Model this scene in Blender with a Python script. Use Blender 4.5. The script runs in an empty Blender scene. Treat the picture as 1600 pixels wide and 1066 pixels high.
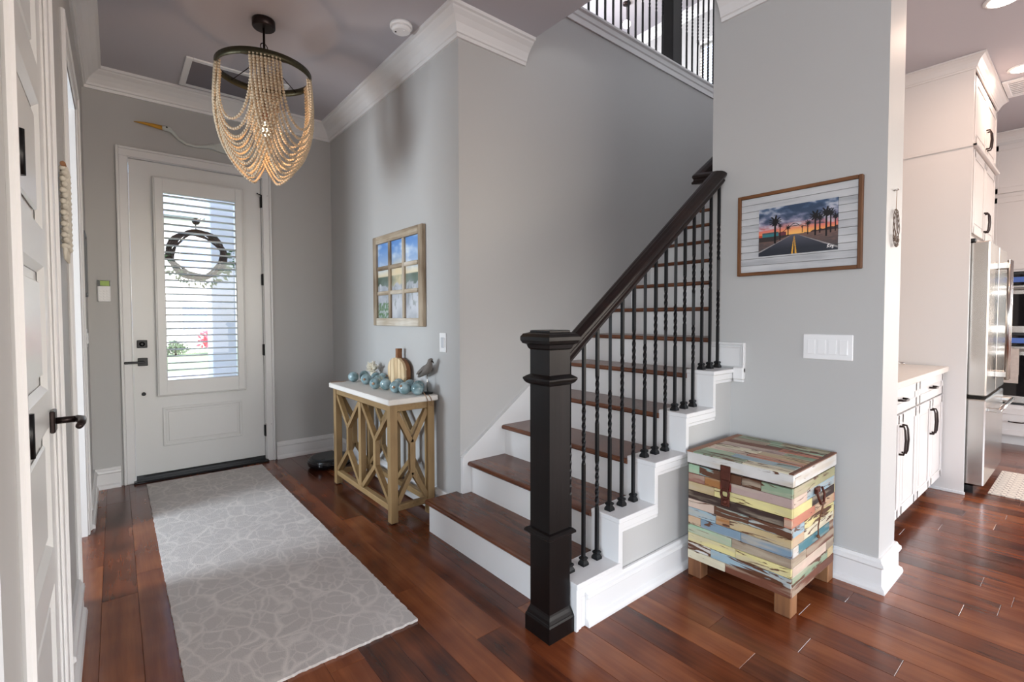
import bpy, math, random
from mathutils import Vector, Matrix, noise as mnoise
random.seed(7)
scn = bpy.context.scene
col = scn.collection

# ------------------------------------------------------------------ camera
F_PX, YAW, PITCH, ROLL, CY = 756.35, 0.686657, -0.032717, -0.002251, 521.70
cam_d = bpy.data.cameras.new('camera')
cam = bpy.data.objects.new('camera', cam_d)
col.objects.link(cam)
fw = Vector((math.sin(YAW)*math.cos(PITCH), math.cos(YAW)*math.cos(PITCH), math.sin(PITCH)))
rt = Vector((math.cos(YAW), -math.sin(YAW), 0))
up = rt.cross(fw)
rt2 = rt*math.cos(ROLL) + up*math.sin(ROLL)
up2 = up*math.cos(ROLL) - rt*math.sin(ROLL)
m = Matrix((rt2, up2, -fw)).transposed().to_4x4()
m.translation = Vector((0, 0, 1.26))
cam.matrix_world = m
cam_d.sensor_fit = 'HORIZONTAL'
cam_d.sensor_width = 36.0
cam_d.lens = F_PX/1600*36
cam_d.shift_y = -(533-CY)/1600
cam_d.clip_start = 0.01
scn.camera = cam

# ------------------------------------------------------------------ world, light, exposure
scn.view_settings.view_transform = 'Standard'
scn.view_settings.look = 'None'
scn.view_settings.gamma = 1.0
scn.view_settings.use_curve_mapping = False
scn.view_settings.exposure = -0.45
w = bpy.data.worlds.new('daylight')
scn.world = w
w.use_nodes = True
wn = w.node_tree.nodes; wl = w.node_tree.links
sky = wn.new('ShaderNodeTexSky')
sky.sky_type = 'NISHITA'
sky.sun_disc = False
sky.sun_elevation = math.radians(48)
sky.sun_rotation = math.radians(140)
sky.dust_density = 3.0
wl.new(sky.outputs[0], wn['Background'].inputs[0])
wn['Background'].inputs[1].default_value = 1.5

def light(name, kind, loc, power, color, size=None, size_y=None, target=None, radius=None):
    d = bpy.data.lights.new(name, kind)
    d.energy = power; d.color = color
    if kind == 'AREA':
        d.shape = 'RECTANGLE'; d.size = size; d.size_y = size_y
    if radius is not None and kind in ('POINT', 'SPOT'):
        d.shadow_soft_size = radius
    o = bpy.data.objects.new(name, d); col.objects.link(o)
    o.location = loc
    if target is not None:
        o.rotation_euler = (Vector(target)-Vector(loc)).to_track_quat('-Z', 'Y').to_euler()
    return o
DAY = (0.93, 0.97, 1.0)
sun = light('sun', 'SUN', (0, 0, 20), 3.0, (1.0, 0.95, 0.88), target=(-4, 14, 0))
sun.data.angle = math.radians(1)
# daylight that comes in through the window openings of the rooms around the hall
light('rear_window_daylight', 'AREA', (2.6, -4.85, 1.55), 175, (1.0, 0.97, 0.95), 5.4, 2.3, (2.6, 0, 1.45))
light('side_window_daylight', 'AREA', (7.85, -2.7, 1.5), 190, (1.0, 0.91, 0.87), 3.6, 2.2, (0, -2.0, 1.4))
light('study_window_daylight', 'AREA', (-2.75, 3.25, 1.35), 190, (0.82, 0.91, 1.0), 1.0, 1.3, (0, 3.25, 1.45))
light('west_window_daylight', 'AREA', (-3.9, -1.6, 1.5), 290, (0.88, 0.94, 1.0), 3.8, 2.2, (2.0, .2, 1.4))
light('landing_window_daylight', 'AREA', (4.6, 6.35, 5.0), 370, (0.92, 0.93, 1.0), 2.2, 1.6, (4.6, 2, 4.2))

# ------------------------------------------------------------------ helpers
def lin(c):
    c = c/255.0
    return c/12.92 if c <= 0.04045 else ((c+0.055)/1.055)**2.4
def rgb(r, g, b): return (lin(r), lin(g), lin(b), 1.0)

class MB:
    """collects world-space geometry for one mesh object"""
    def __init__(s): s.v = []; s.f = []; s.smooth = []
    def add(s, vs, fs, smooth=False):
        o = len(s.v)
        s.v += [Vector(p) for p in vs]
        s.f += [tuple(i+o for i in f) for f in fs]
        s.smooth += [smooth]*len(fs)
        return s
    def box(s, a, b):
        x0, y0, z0 = a; x1, y1, z1 = b
        x0, x1 = min(x0, x1), max(x0, x1); y0, y1 = min(y0, y1), max(y0, y1); z0, z1 = min(z0, z1), max(z0, z1)
        vs = [(x0,y0,z0),(x1,y0,z0),(x1,y1,z0),(x0,y1,z0),(x0,y0,z1),(x1,y0,z1),(x1,y1,z1),(x0,y1,z1)]
        return s.add(vs, [(0,3,2,1),(4,5,6,7),(0,1,5,4),(1,2,6,5),(2,3,7,6),(3,0,4,7)])
    def bbox(s, a, b, r):
        """box with chamfered edges"""
        x0, y0, z0 = [min(p, q) for p, q in zip(a, b)]; x1, y1, z1 = [max(p, q) for p, q in zip(a, b)]
        r = min(r, (x1-x0)*.49, (y1-y0)*.49, (z1-z0)*.49)
        vs = []; idx = {}
        for ix in (0, 1):
            for iy in (0, 1):
                for iz in (0, 1):
                    X = (x0, x1)[ix]; Y = (y0, y1)[iy]; Z = (z0, z1)[iz]
                    sx = r if ix == 0 else -r; sy = r if iy == 0 else -r; sz = r if iz == 0 else -r
                    for ax, p in (('x', (X, Y+sy, Z+sz)), ('y', (X+sx, Y, Z+sz)), ('z', (X+sx, Y+sy, Z))):
                        idx[(ix, iy, iz, ax)] = len(vs); vs.append(p)
        fs = []
        g = lambda ix, iy, iz, ax: idx[(ix, iy, iz, ax)]
        for k in (0, 1):
            q = [g(k,0,0,'x'), g(k,1,0,'x'), g(k,1,1,'x'), g(k,0,1,'x')]; fs.append(tuple(q if k else q[::-1]))
            q = [g(0,k,0,'y'), g(1,k,0,'y'), g(1,k,1,'y'), g(0,k,1,'y')]; fs.append(tuple(q[::-1] if k else q))
            q = [g(0,0,k,'z'), g(1,0,k,'z'), g(1,1,k,'z'), g(0,1,k,'z')]; fs.append(tuple(q if k else q[::-1]))
        for p in (0, 1):
            for q in (0, 1):
                e = (g(p,q,0,'x'), g(p,q,0,'y'), g(p,q,1,'y'), g(p,q,1,'x')); fs.append(e if p == q else e[::-1])
                e = (g(p,0,q,'x'), g(p,0,q,'z'), g(p,1,q,'z'), g(p,1,q,'x')); fs.append(e[::-1] if p == q else e)
                e = (g(0,p,q,'y'), g(0,p,q,'z'), g(1,p,q,'z'), g(1,p,q,'y')); fs.append(e if p == q else e[::-1])
        for ix in (0, 1):
            for iy in (0, 1):
                for iz in (0, 1):
                    t = (g(ix,iy,iz,'x'), g(ix,iy,iz,'y'), g(ix,iy,iz,'z'))
                    fs.append(t if (ix+iy+iz) % 2 else t[::-1])
        return s.add(vs, fs)
    def prism(s, poly, axis, a, b, smooth=False):
        """polygon extruded along axis; poly in the other two axes (x:yz, y:xz, z:xy)"""
        n = len(poly)
        def P(p, t):
            return {'x': (t, p[0], p[1]), 'y': (p[0], t, p[1]), 'z': (p[0], p[1], t)}[axis]
        vs = [P(p, a) for p in poly] + [P(p, b) for p in poly]
        fs = [tuple(range(n-1, -1, -1)), tuple(range(n, 2*n))]
        s.add(vs, fs)
        o = len(s.v) - 2*n
        for i in range(n):
            j = (i+1) % n
            s.f.append((o+i, o+j, o+n+j, o+n+i)); s.smooth.append(smooth)
        return s
    def tube(s, pts, r, seg=8, smooth=True, caps=True):
        pts = [Vector(p) for p in pts]; n = len(pts)
        rs = r if isinstance(r, (list, tuple)) else [r]*n
        rings = []; prev = None
        for i, p in enumerate(pts):
            t = (pts[min(i+1, n-1)] - pts[max(i-1, 0)])
            t = t.normalized() if t.length > 1e-9 else Vector((0, 0, 1))
            if prev is None:
                a = Vector((0, 0, 1)) if abs(t.z) < .9 else Vector((1, 0, 0))
                u = t.cross(a).normalized()
            else:
                u = prev - t*prev.dot(t); u = u.normalized() if u.length > 1e-6 else t.orthogonal().normalized()
            prev = u; v = t.cross(u)
            rings.append([p + (u*math.cos(2*math.pi*k/seg) + v*math.sin(2*math.pi*k/seg))*rs[i] for k in range(seg)])
        vs = [q for ring in rings for q in ring]; fs = []
        for i in range(n-1):
            for k in range(seg):
                k2 = (k+1) % seg
                fs.append((i*seg+k, i*seg+k2, (i+1)*seg+k2, (i+1)*seg+k))
        s.add(vs, fs, smooth)
        if caps:
            o = len(s.v) - len(vs)
            s.f.append(tuple(o+k for k in range(seg-1, -1, -1))); s.smooth.append(False)
            s.f.append(tuple(o+(n-1)*seg+k for k in range(seg))); s.smooth.append(False)
        return s
    def lathe(s, prof, c, axis='z', seg=24, smooth=True, frame=None):
        """prof: list of (radius, height) along the axis from c"""
        c = Vector(c)
        if frame is None:
            A = {'x': Vector((1,0,0)), 'y': Vector((0,1,0)), 'z': Vector((0,0,1))}[axis] if isinstance(axis, str) else Vector(axis).normalized()
        else: A = frame
        U = A.orthogonal().normalized(); V = A.cross(U)
        vs = []; fs = []
        for r, h in prof:
            for k in range(seg):
                t = 2*math.pi*k/seg
                vs.append(c + A*h + (U*math.cos(t)+V*math.sin(t))*r)
        for i in range(len(prof)-1):
            for k in range(seg):
                k2 = (k+1) % seg
                fs.append((i*seg+k, i*seg+k2, (i+1)*seg+k2, (i+1)*seg+k))
        s.add(vs, fs, smooth); o = len(s.v)-len(vs)
        s.f.append(tuple(o+k for k in range(seg-1, -1, -1))); s.smooth.append(False)
        s.f.append(tuple(o+(len(prof)-1)*seg+k for k in range(seg))); s.smooth.append(False)
        return s
    def ball(s, c, r, seg=10, rings=6, axis=None, sc=(1, 1, 1)):
        c = Vector(c); A = Vector(axis).normalized() if axis is not None else Vector((0, 0, 1))
        U = A.orthogonal().normalized(); V = A.cross(U)
        vs = []; fs = []
        for i in range(1, rings):
            ph = math.pi*i/rings
            for k in range(seg):
                t = 2*math.pi*k/seg
                vs.append(c + A*(math.cos(ph)*r*sc[2]) + U*(math.sin(ph)*math.cos(t)*r*sc[0]) + V*(math.sin(ph)*math.sin(t)*r*sc[1]))
        top = len(vs); vs.append(c+A*r*sc[2]); bot = len(vs); vs.append(c-A*r*sc[2])
        for i in range(rings-2):
            for k in range(seg):
                k2 = (k+1) % seg
                fs.append((i*seg+k, (i+1)*seg+k, (i+1)*seg+k2, i*seg+k2))
        for k in range(seg):
            k2 = (k+1) % seg
            fs.append((top, k, k2)); fs.append((bot, (rings-2)*seg+k2, (rings-2)*seg+k))
        return s.add(vs, fs, True)
    def sweep(s, path, prof, side=1, closed_prof=True):
        """sweep a (distance from wall, z) profile along a horizontal polyline, mitred;
        side=+1: the room lies to the left of the direction of travel"""
        P = [Vector((p[0], p[1])) for p in path]; n = len(P); k = len(prof)
        base = []
        for i in range(n):
            ns = []
            for a, b in ((i-1, i), (i, i+1)):
                if 0 <= a and b < n:
                    d = (P[b]-P[a]).normalized(); ns.append(Vector((-d.y, d.x))*side)
            if len(ns) == 2:
                h = (ns[0]+ns[1]); h = h/(h.dot(ns[0]))
            else: h = ns[0]
            base.append(h)
        vs = [(P[i].x+base[i].x*d, P[i].y+base[i].y*d, z) for i in range(n) for d, z in prof]
        fs = []
        for i in range(n-1):
            for j in range(k):
                j2 = (j+1) % k
                fs.append((i*k+j, i*k+j2, (i+1)*k+j2, (i+1)*k+j))
        fs.append(tuple(range(k-1, -1, -1))); fs.append(tuple((n-1)*k+j for j in range(k)))
        return s.add(vs, fs)
    def bar(s, a, b, wd, dp, side=(0, 0, 1)):
        """rectangular bar from a to b; wd along 'side x dir', dp along side"""
        a = Vector(a); b = Vector(b); d = (b-a).normalized(); sd = Vector(side)
        sd = (sd - d*sd.dot(d)).normalized(); o = d.cross(sd)
        vs = [p + o*(wd/2*i) + sd*(dp/2*j) for p in (a, b) for i, j in ((-1,-1),(1,-1),(1,1),(-1,1))]
        return s.add(vs, [(0,3,2,1),(4,5,6,7),(0,1,5,4),(1,2,6,5),(2,3,7,6),(3,0,4,7)])

BASE = {}
def base_of(o):
    while o is not None:
        if o.name in BASE: return BASE[o.name]
        o = o.parent
    return Vector((0, 0, 0))
def build(mb, name, mat, parent=None, origin=None, fix=True):
    me = bpy.data.meshes.new(name)
    o = bpy.data.objects.new(name, me)
    col.objects.link(o)
    if parent is not None:
        o.parent = parent
        b = base_of(parent)
    else:
        if origin is None:
            xs = [v.x for v in mb.v]; ys = [v.y for v in mb.v]; zs = [v.z for v in mb.v]
            origin = ((min(xs)+max(xs))/2, (min(ys)+max(ys))/2, min(zs))
        b = Vector(origin); o.location = b; BASE[o.name] = b
    me.from_pydata([tuple(v-b) for v in mb.v], [], mb.f)
    me.polygons.foreach_set('use_smooth', mb.smooth)
    if fix:
        import bmesh
        bm = bmesh.new(); bm.from_mesh(me); bmesh.ops.recalc_face_normals(bm, faces=bm.faces); bm.to_mesh(me); bm.free()
    me.update()
    for mm in (mat if isinstance(mat, (list, tuple)) else [mat]): me.materials.append(mm)
    return o
def piece(mesh_obj, name, parent, loc, rot=None):
    """another piece that shares the mesh of mesh_obj, offset by loc"""
    o = bpy.data.objects.new(name, mesh_obj.data); col.objects.link(o)
    o.parent = parent; o.location = loc
    if rot: o.rotation_euler = rot
    return o
def thing(name, label, cat, base, group=None):
    o = bpy.data.objects.new(name, None); col.objects.link(o)
    o.empty_display_size = .05
    o.location = base; BASE[o.name] = Vector(base)
    o['label'] = label; o['category'] = cat
    if group: o['group'] = group
    return o
def tag(o, label, cat, group=None):
    o['label'] = label; o['category'] = cat
    if group: o['group'] = group
    return o
def struct(o, label=None, cat=None):
    o['kind'] = 'structure'
    if label: o['label'] = label
    if cat: o['category'] = cat
    return o
def box(name, a, b, mat, parent=None, r=0.0):
    mb = MB(); mb.bbox(a, b, r) if r else mb.box(a, b)
    return build(mb, name, mat, parent)

# ------------------------------------------------------------------ materials
def nt(name):
    mt = bpy.data.materials.new(name); mt.use_nodes = True
    return mt, mt.node_tree.nodes, mt.node_tree.links, mt.node_tree.nodes['Principled BSDF']
def plain(name, c, rough=.5, metal=0.0, var=.06, scale=6.0, bump=0.0, bscale=60.0, spec=.5, coat=0.0):
    mt, N, L, P = nt(name)
    tc = N.new('ShaderNodeTexCoord'); no = N.new('ShaderNodeTexNoise')
    no.inputs['Scale'].default_value = scale; no.inputs['Detail'].default_value = 3
    L.new(tc.outputs['Object'], no.inputs['Vector'])
    mx = N.new('ShaderNodeMix'); mx.data_type = 'RGBA'
    mx.inputs[6].default_value = tuple(x*(1-var) for x in c[:3])+(1,)
    mx.inputs[7].default_value = tuple(min(1, x*(1+var)) for x in c[:3])+(1,)
    L.new(no.outputs['Fac'], mx.inputs[0]); L.new(mx.outputs[2], P.inputs['Base Color'])
    P.inputs['Roughness'].default_value = rough; P.inputs['Metallic'].default_value = metal
    P.inputs['Specular IOR Level'].default_value = spec
    P.inputs['Coat Weight'].default_value = coat
    if bump:
        n2 = N.new('ShaderNodeTexNoise'); n2.inputs['Scale'].default_value = bscale; n2.inputs['Detail'].default_value = 4
        L.new(tc.outputs['Object'], n2.inputs['Vector'])
        b = N.new('ShaderNodeBump'); b.inputs['Strength'].default_value = bump; b.inputs['Distance'].default_value = .01
        L.new(n2.outputs['Fac'], b.inputs['Height']); L.new(b.outputs[0], P.inputs['Normal'])
    return mt
def wood(name, dark, mid, lite, rough=.4, axis=1, grain=22.0, stretch=.06, bump=.15, scrape=0.0, coat=0.0, rnd=.5):
    """grain along axis; each object gets its own tone and offset"""
    mt, N, L, P = nt(name)
    tc = N.new('ShaderNodeTexCoord'); oi = N.new('ShaderNodeObjectInfo')
    vm = N.new('ShaderNodeVectorMath'); vm.operation = 'ADD'
    sc = N.new('ShaderNodeVectorMath'); sc.operation = 'SCALE'; sc.inputs[0].default_value = (13.0, 31.0, 7.0)
    L.new(oi.outputs['Random'], sc.inputs['Scale']); L.new(tc.outputs['Object'], vm.inputs[0]); L.new(sc.outputs[0], vm.inputs[1])
    mp = N.new('ShaderNodeMapping'); s3 = [1, 1, 1]; s3[axis] = stretch; mp.inputs['Scale'].default_value = s3
    L.new(vm.outputs[0], mp.inputs['Vector'])
    n1 = N.new('ShaderNodeTexNoise'); n1.inputs['Scale'].default_value = grain; n1.inputs['Detail'].default_value = 7; n1.inputs['Roughness'].default_value = .65
    n1.inputs['Distortion'].default_value = .15
    L.new(mp.outputs[0], n1.inputs['Vector'])
    n2 = N.new('ShaderNodeTexNoise'); n2.inputs['Scale'].default_value = 4.0; n2.inputs['Detail'].default_value = 2
    L.new(vm.outputs[0], n2.inputs['Vector'])
    a = N.new('ShaderNodeMath'); a.operation = 'MULTIPLY_ADD'; a.inputs[1].default_value = .45; L.new(n2.outputs['Fac'], a.inputs[0])
    mu = N.new('ShaderNodeMath'); mu.operation = 'MULTIPLY'; mu.inputs[1].default_value = .6; L.new(n1.outputs['Fac'], mu.inputs[0]); L.new(mu.outputs[0], a.inputs[2])
    rr = N.new('ShaderNodeMath'); rr.operation = 'MULTIPLY_ADD'; rr.inputs[1].default_value = rnd*.5; rr.inputs[2].default_value = -rnd*.25
    L.new(oi.outputs['Random'], rr.inputs[0])
    ad = N.new('ShaderNodeMath'); ad.operation = 'ADD'; L.new(a.outputs[0], ad.inputs[0]); L.new(rr.outputs[0], ad.inputs[1])
    cr = N.new('ShaderNodeValToRGB'); e = cr.color_ramp.elements
    e[0].position = .30; e[0].color = dark; e[1].position = .84; e[1].color = lite
    k = e.new(.52); k.color = mid
    L.new(ad.outputs[0], cr.inputs[0]); L.new(cr.outputs[0], P.inputs['Base Color'])
    P.inputs['Roughness'].default_value = rough; P.inputs['Coat Weight'].default_value = coat; P.inputs['Coat Roughness'].default_value = .15
    b = N.new('ShaderNodeBump'); b.inputs['Strength'].default_value = bump; b.inputs['Distance'].default_value = .004
    L.new(n1.outputs['Fac'], b.inputs['Height'])
    if scrape:
        mp2 = N.new('ShaderNodeMapping'); s4 = [14, 14, 14]; s4[axis] = 5; mp2.inputs['Scale'].default_value = s4
        L.new(vm.outputs[0], mp2.inputs['Vector'])
        n3 = N.new('ShaderNodeTexNoise'); n3.inputs['Scale'].default_value = 1.0; n3.inputs['Detail'].default_value = 2; L.new(mp2.outputs[0], n3.inputs['Vector'])
        b2 = N.new('ShaderNodeBump'); b2.inputs['Strength'].default_value = scrape; b2.inputs['Distance'].default_value = .01
        L.new(n3.outputs['Fac'], b2.inputs['Height']); L.new(b.outputs[0], b2.inputs['Normal']); L.new(b2.outputs[0], P.inputs['Normal'])
    else:
        L.new(b.outputs[0], P.inputs['Normal'])
    return mt
def chipped(name, woodc=rgb(88, 52, 30), axis=1):
    """old paint over brown timber; paint colour = object colour, wear = its alpha"""
    mt, N, L, P = nt(name)
    tc = N.new('ShaderNodeTexCoord'); oi = N.new('ShaderNodeObjectInfo')
    sc = N.new('ShaderNodeVectorMath'); sc.operation = 'SCALE'; sc.inputs[0].default_value = (17.0, 9.0, 23.0)
    L.new(oi.outputs['Random'], sc.inputs['Scale'])
    vm = N.new('ShaderNodeVectorMath'); vm.operation = 'ADD'; L.new(tc.outputs['Object'], vm.inputs[0]); L.new(sc.outputs[0], vm.inputs[1])
    mp = N.new('ShaderNodeMapping'); s3 = [1, 1, 1]; s3[axis] = .13; mp.inputs['Scale'].default_value = s3; L.new(vm.outputs[0], mp.inputs['Vector'])
    n1 = N.new('ShaderNodeTexNoise'); n1.inputs['Scale'].default_value = 42; n1.inputs['Detail'].default_value = 5; n1.inputs['Distortion'].default_value = 1.2
    L.new(mp.outputs[0], n1.inputs['Vector'])
    ad = N.new('ShaderNodeMath'); ad.operation = 'SUBTRACT'; L.new(oi.outputs['Alpha'], ad.inputs[0]); L.new(n1.outputs['Fac'], ad.inputs[1])
    mu = N.new('ShaderNodeMath'); mu.operation = 'MULTIPLY'; mu.inputs[1].default_value = 22; mu.use_clamp = True; L.new(ad.outputs[0], mu.inputs[0])
    n2 = N.new('ShaderNodeTexNoise'); n2.inputs['Scale'].default_value = 9; L.new(vm.outputs[0], n2.inputs['Vector'])
    br = N.new('ShaderNodeHueSaturation'); L.new(oi.outputs['Color'], br.inputs['Color'])
    mr = N.new('ShaderNodeMapRange'); mr.inputs['To Min'].default_value = .75; mr.inputs['To Max'].default_value = 1.2; L.new(n2.outputs['Fac'], mr.inputs[0]); L.new(mr.outputs[0], br.inputs['Value'])
    mx = N.new('ShaderNodeMix'); mx.data_type = 'RGBA'; mx.inputs[7].default_value = woodc
    n4 = N.new('ShaderNodeTexNoise'); n4.inputs['Scale'].default_value = 26; n4.inputs['Detail'].default_value = 4; L.new(mp.outputs[0], n4.inputs['Vector'])
    m4 = N.new('ShaderNodeMapRange'); m4.inputs['From Min'].default_value = .48; m4.inputs['From Max'].default_value = .62; m4.inputs['To Max'].default_value = .6; L.new(n4.outputs['Fac'], m4.inputs[0])
    x4 = N.new('ShaderNodeMix'); x4.data_type = 'RGBA'; x4.inputs[7].default_value = rgb(186, 172, 150); L.new(m4.outputs[0], x4.inputs[0]); L.new(br.outputs[0], x4.inputs[6])
    L.new(mu.outputs[0], mx.inputs[0]); L.new(x4.outputs[2], mx.inputs[6]); L.new(mx.outputs[2], P.inputs['Base Color'])
    P.inputs['Roughness'].default_value = .55
    b = N.new('ShaderNodeBump'); b.inputs['Strength'].default_value = .35; b.inputs['Distance'].default_value = .003; b.invert = True
    L.new(mu.outputs[0], b.inputs['Height']); L.new(b.outputs[0], P.inputs['Normal'])
    return mt
def emit(name, c, s):
    mt, N, L, P = nt(name)
    P.inputs['Base Color'].default_value = c; P.inputs['Emission Color'].default_value = c; P.inputs['Emission Strength'].default_value = s
    return mt
def clear_glass(name, tint=(1, 1, 1, 1), refl=.02, rough=.0):
    mt = bpy.data.materials.new(name); mt.use_nodes = True
    N = mt.node_tree.nodes; L = mt.node_tree.links; N.clear()
    o = N.new('ShaderNodeOutputMaterial'); t = N.new('ShaderNodeBsdfTransparent'); g = N.new('ShaderNodeBsdfGlossy'); x = N.new('ShaderNodeMixShader')
    t.inputs[0].default_value = tint; g.inputs['Roughness'].default_value = rough
    x.inputs[0].default_value = refl
    L.new(t.outputs[0], x.inputs[1]); L.new(g.outputs[0], x.inputs[2]); L.new(x.outputs[0], o.inputs[0])
    return mt
def printed(name, rough=.35):
    """flat print: colours stored on the mesh"""
    mt, N, L, P = nt(name)
    a = N.new('ShaderNodeVertexColor'); a.layer_name = 'print'
    L.new(a.outputs[0], P.inputs['Base Color']); P.inputs['Roughness'].default_value = rough
    return mt

M = {}
M['wall'] = plain('wall_paint', rgb(186, 185, 183), .55, var=.015, scale=2, bump=.03, bscale=220)
M['ceil'] = plain('ceiling_paint', rgb(188, 185, 190), .8, var=.01, scale=2)
M['trim'] = plain('white_trim_paint', rgb(226, 225, 224), .3, var=.01, scale=3)
M['door'] = plain('door_paint', rgb(222, 222, 220), .28, var=.01, scale=3)
M['floorbase'] = wood('floor_wood_far', rgb(52, 24, 14), rgb(92, 46, 26), rgb(128, 70, 40), .3, axis=1)
M['plank'] = wood('scraped_plank_wood', rgb(56, 25, 15), rgb(108, 54, 29), rgb(156, 92, 54), .2, axis=1, grain=16, scrape=.13, rnd=.5, bump=.12)
M['tread'] = wood('tread_wood', rgb(62, 31, 20), rgb(104, 60, 38), rgb(142, 92, 62), .26, axis=1, grain=20, rnd=.2)
M['espresso'] = wood('espresso_wood', rgb(8, 6, 6), rgb(14, 11, 11), rgb(26, 19, 18), .32, axis=2, grain=24, rnd=.1)
M['rail'] = wood('rail_wood', rgb(14, 9, 8), rgb(26, 16, 14), rgb(48, 30, 24), .36, axis=0, grain=24, rnd=.1)
for k_ in ('espresso', 'rail'): M[k_].node_tree.nodes['Principled BSDF'].inputs['Specular IOR Level'].default_value = .28
M['iron'] = plain('black_iron', rgb(24, 25, 27), .38, metal=.5, var=.2, scale=30)
M['black'] = plain('black_hardware', rgb(18, 17, 18), .35, metal=.4, var=.15, scale=20)
M['bronze'] = plain('oiled_bronze', rgb(52, 42, 40), .35, metal=.8, var=.2, scale=30)
M['ring'] = plain('aged_brass_band', rgb(70, 66, 48), .4, metal=.7, var=.25, scale=14)
M['oak'] = wood('pale_oak', rgb(112, 88, 56), rgb(146, 118, 78), rgb(172, 144, 102), .55, axis=2, grain=26, rnd=.25)
M['stone'] = plain('white_concrete_top', rgb(226, 222, 215), .6, var=.03, scale=9, bump=.1, bscale=80)
M['lathe'] = wood('driftwood_frame', rgb(104, 84, 62), rgb(170, 154, 132), rgb(218, 212, 200), .75, axis=2, grain=40, rnd=.5, bump=.5)
M['rust'] = plain('rusty_iron', rgb(84, 42, 30), .6, metal=.5, var=.5, scale=40, bump=.4)
M['chip_y'] = chipped('old_painted_timber_along_y', axis=1)
M['chip_x'] = chipped('old_painted_timber_along_x', axis=0)
M['rawwood'] = wood('raw_timber', rgb(92, 56, 34), rgb(132, 88, 54), rgb(168, 122, 80), .6, axis=2, grain=24)
M['darkwood_toeshade'] = plain('dark_timber_and_toe_shade', rgb(54, 32, 22), .7, var=.2, scale=20)
M['bead'] = plain('wooden_bead', rgb(196, 176, 148), .5, var=.14, scale=60)
M['plastic'] = plain('white_plastic', rgb(238, 238, 238), .3, var=.01)
M['blackplastic'] = plain('black_plastic', rgb(16, 17, 19), .25, var=.1)
M['steel'] = plain('brushed_steel', rgb(188, 182, 176), .22, metal=1.0, var=.04, scale=40)
M['blackglass'] = plain('black_glass', rgb(14, 14, 17), .06, var=.05)
M['cabinet'] = plain('cabinet_paint', rgb(220, 214, 210), .3, var=.01)
M['counter'] = plain('quartz_counter', rgb(232, 220, 208), .2, var=.04, scale=30)
M['glass'] = clear_glass('window_glass')
M['float'] = None
M['cork'] = plain('tan_cord', rgb(150, 118, 92), .85, var=.15, scale=60)
M['coral'] = plain('cream_coral', rgb(224, 216, 196), .8, var=.08, scale=50)
M['print'] = printed('print_surface')

# ------------------------------------------------------------------ the setting
ZC = 3.06        # ceiling height
XL, XR = -.15, 1.61      # hall side walls
YF = 4.67        # front wall
YB = 2.463       # wall behind the stairs
XW = 2.69        # wall with the framed photograph
YW = .627        # its free end
YS = 1.45        # its far end, the near side of the stairwell
ZU = 3.45        # upper floor
ZUC = 6.1

def shell(name, boxes, mat):
    mb = MB()
    for a, b in boxes: mb.box(a, b)
    return struct(build(mb, name, mat, origin=(0, 0, 0)))
DX0, DX1, DZ = .085, 1.025, 2.49
shell('wall_front', [((-3.2, YF, 0), (DX0, YF+.16, ZC)), ((DX1, YF, 0), (XR+.15, YF+.16, ZC)), ((DX0, YF, DZ), (DX1, YF+.16, ZC))], M['wall'])
D2 = (1.37, 2.045, 2.45); D3 = (2.83, 3.71, 2.45)
shell('wall_left', [((XL-.14, 1.1, 0), (XL, D2[0], ZC)), ((XL-.14, D2[0], D2[2]), (XL, D2[1], ZC)), ((XL-.14, D2[1], 0), (XL, D3[0], ZC)),
                    ((XL-.14, D3[0], D3[2]), (XL, D3[1], ZC)), ((XL-.14, D3[1], 0), (XL, YF, ZC))], M['wall'])
shell('wall_hall', [((XR, YB+.13, 0), (XR+.15, YF, ZC))], M['wall'])
shell('wall_stair', [((XR, YB, 0), (7.15, YB+.13, ZU-.06))], M['wall'])
shell('wall_partition', [((XW, YW, 0), (2.95, YS, ZC)), ((2.95, YS-.12, 0), (7.5, YS, ZC)), ((XW, YS-.12, ZC+.36), (7.15, YS, ZUC)), ((XW, YS-.02, ZC), (7.15, YS, ZC+.37))], M['wall'])
shell('wall_study', [((-3.2, 1.2, 0), (-3.05, 2.5, ZC)), ((-3.2, 4.0, 0), (-3.05, YF, ZC)), ((-3.2, 2.5, 0), (-3.05, 4.0, .6)), ((-3.2, 2.5, 2.1), (-3.05, 4.0, ZC)), ((-3.05, 2.35, 0), (XL-.14, 2.45, ZC)), ((-4.15, 1.1, 0), (XL-.14, 1.2, ZC))], M['wall'])
shell('wall_west', [((-4.15, -5, 0), (-4, -3.6, ZC)), ((-4.15, .4, 0), (-4, 1.1, ZC)), ((-4.15, -3.6, 0), (-4, .4, .3)), ((-4.15, -3.6, 2.7), (-4, .4, ZC))], M['wall'])
shell('wall_rear', [((-4.15, -5.15, 0), (8.15, -5, .35)), ((-4.15, -5.15, 2.75), (8.15, -5, ZC)), ((-4.15, -5.15, .35), (-.15, -5, 2.75)), ((5.4, -5.15, .35), (8.15, -5, 2.75))], M['wall'])
shell('wall_right', [((8, -5, 0), (8.15, -4.5, ZC)), ((8, -.85, 0), (8.15, 1.33, ZC)), ((8, -4.5, 0), (8.15, -.85, .35)), ((8, -4.5, 2.65), (8.15, -.85, ZC)), ((7.35, -.6, 0), (7.5, YS-.12, ZC))], M['wall'])
shell('ceiling', [((-4.15, -5.15, ZC), (2.13, YF+.16, ZC+.37)), ((2.13, -5.15, ZC), (8.15, YS-.02, ZC+.37))], M['ceil'])
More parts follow.
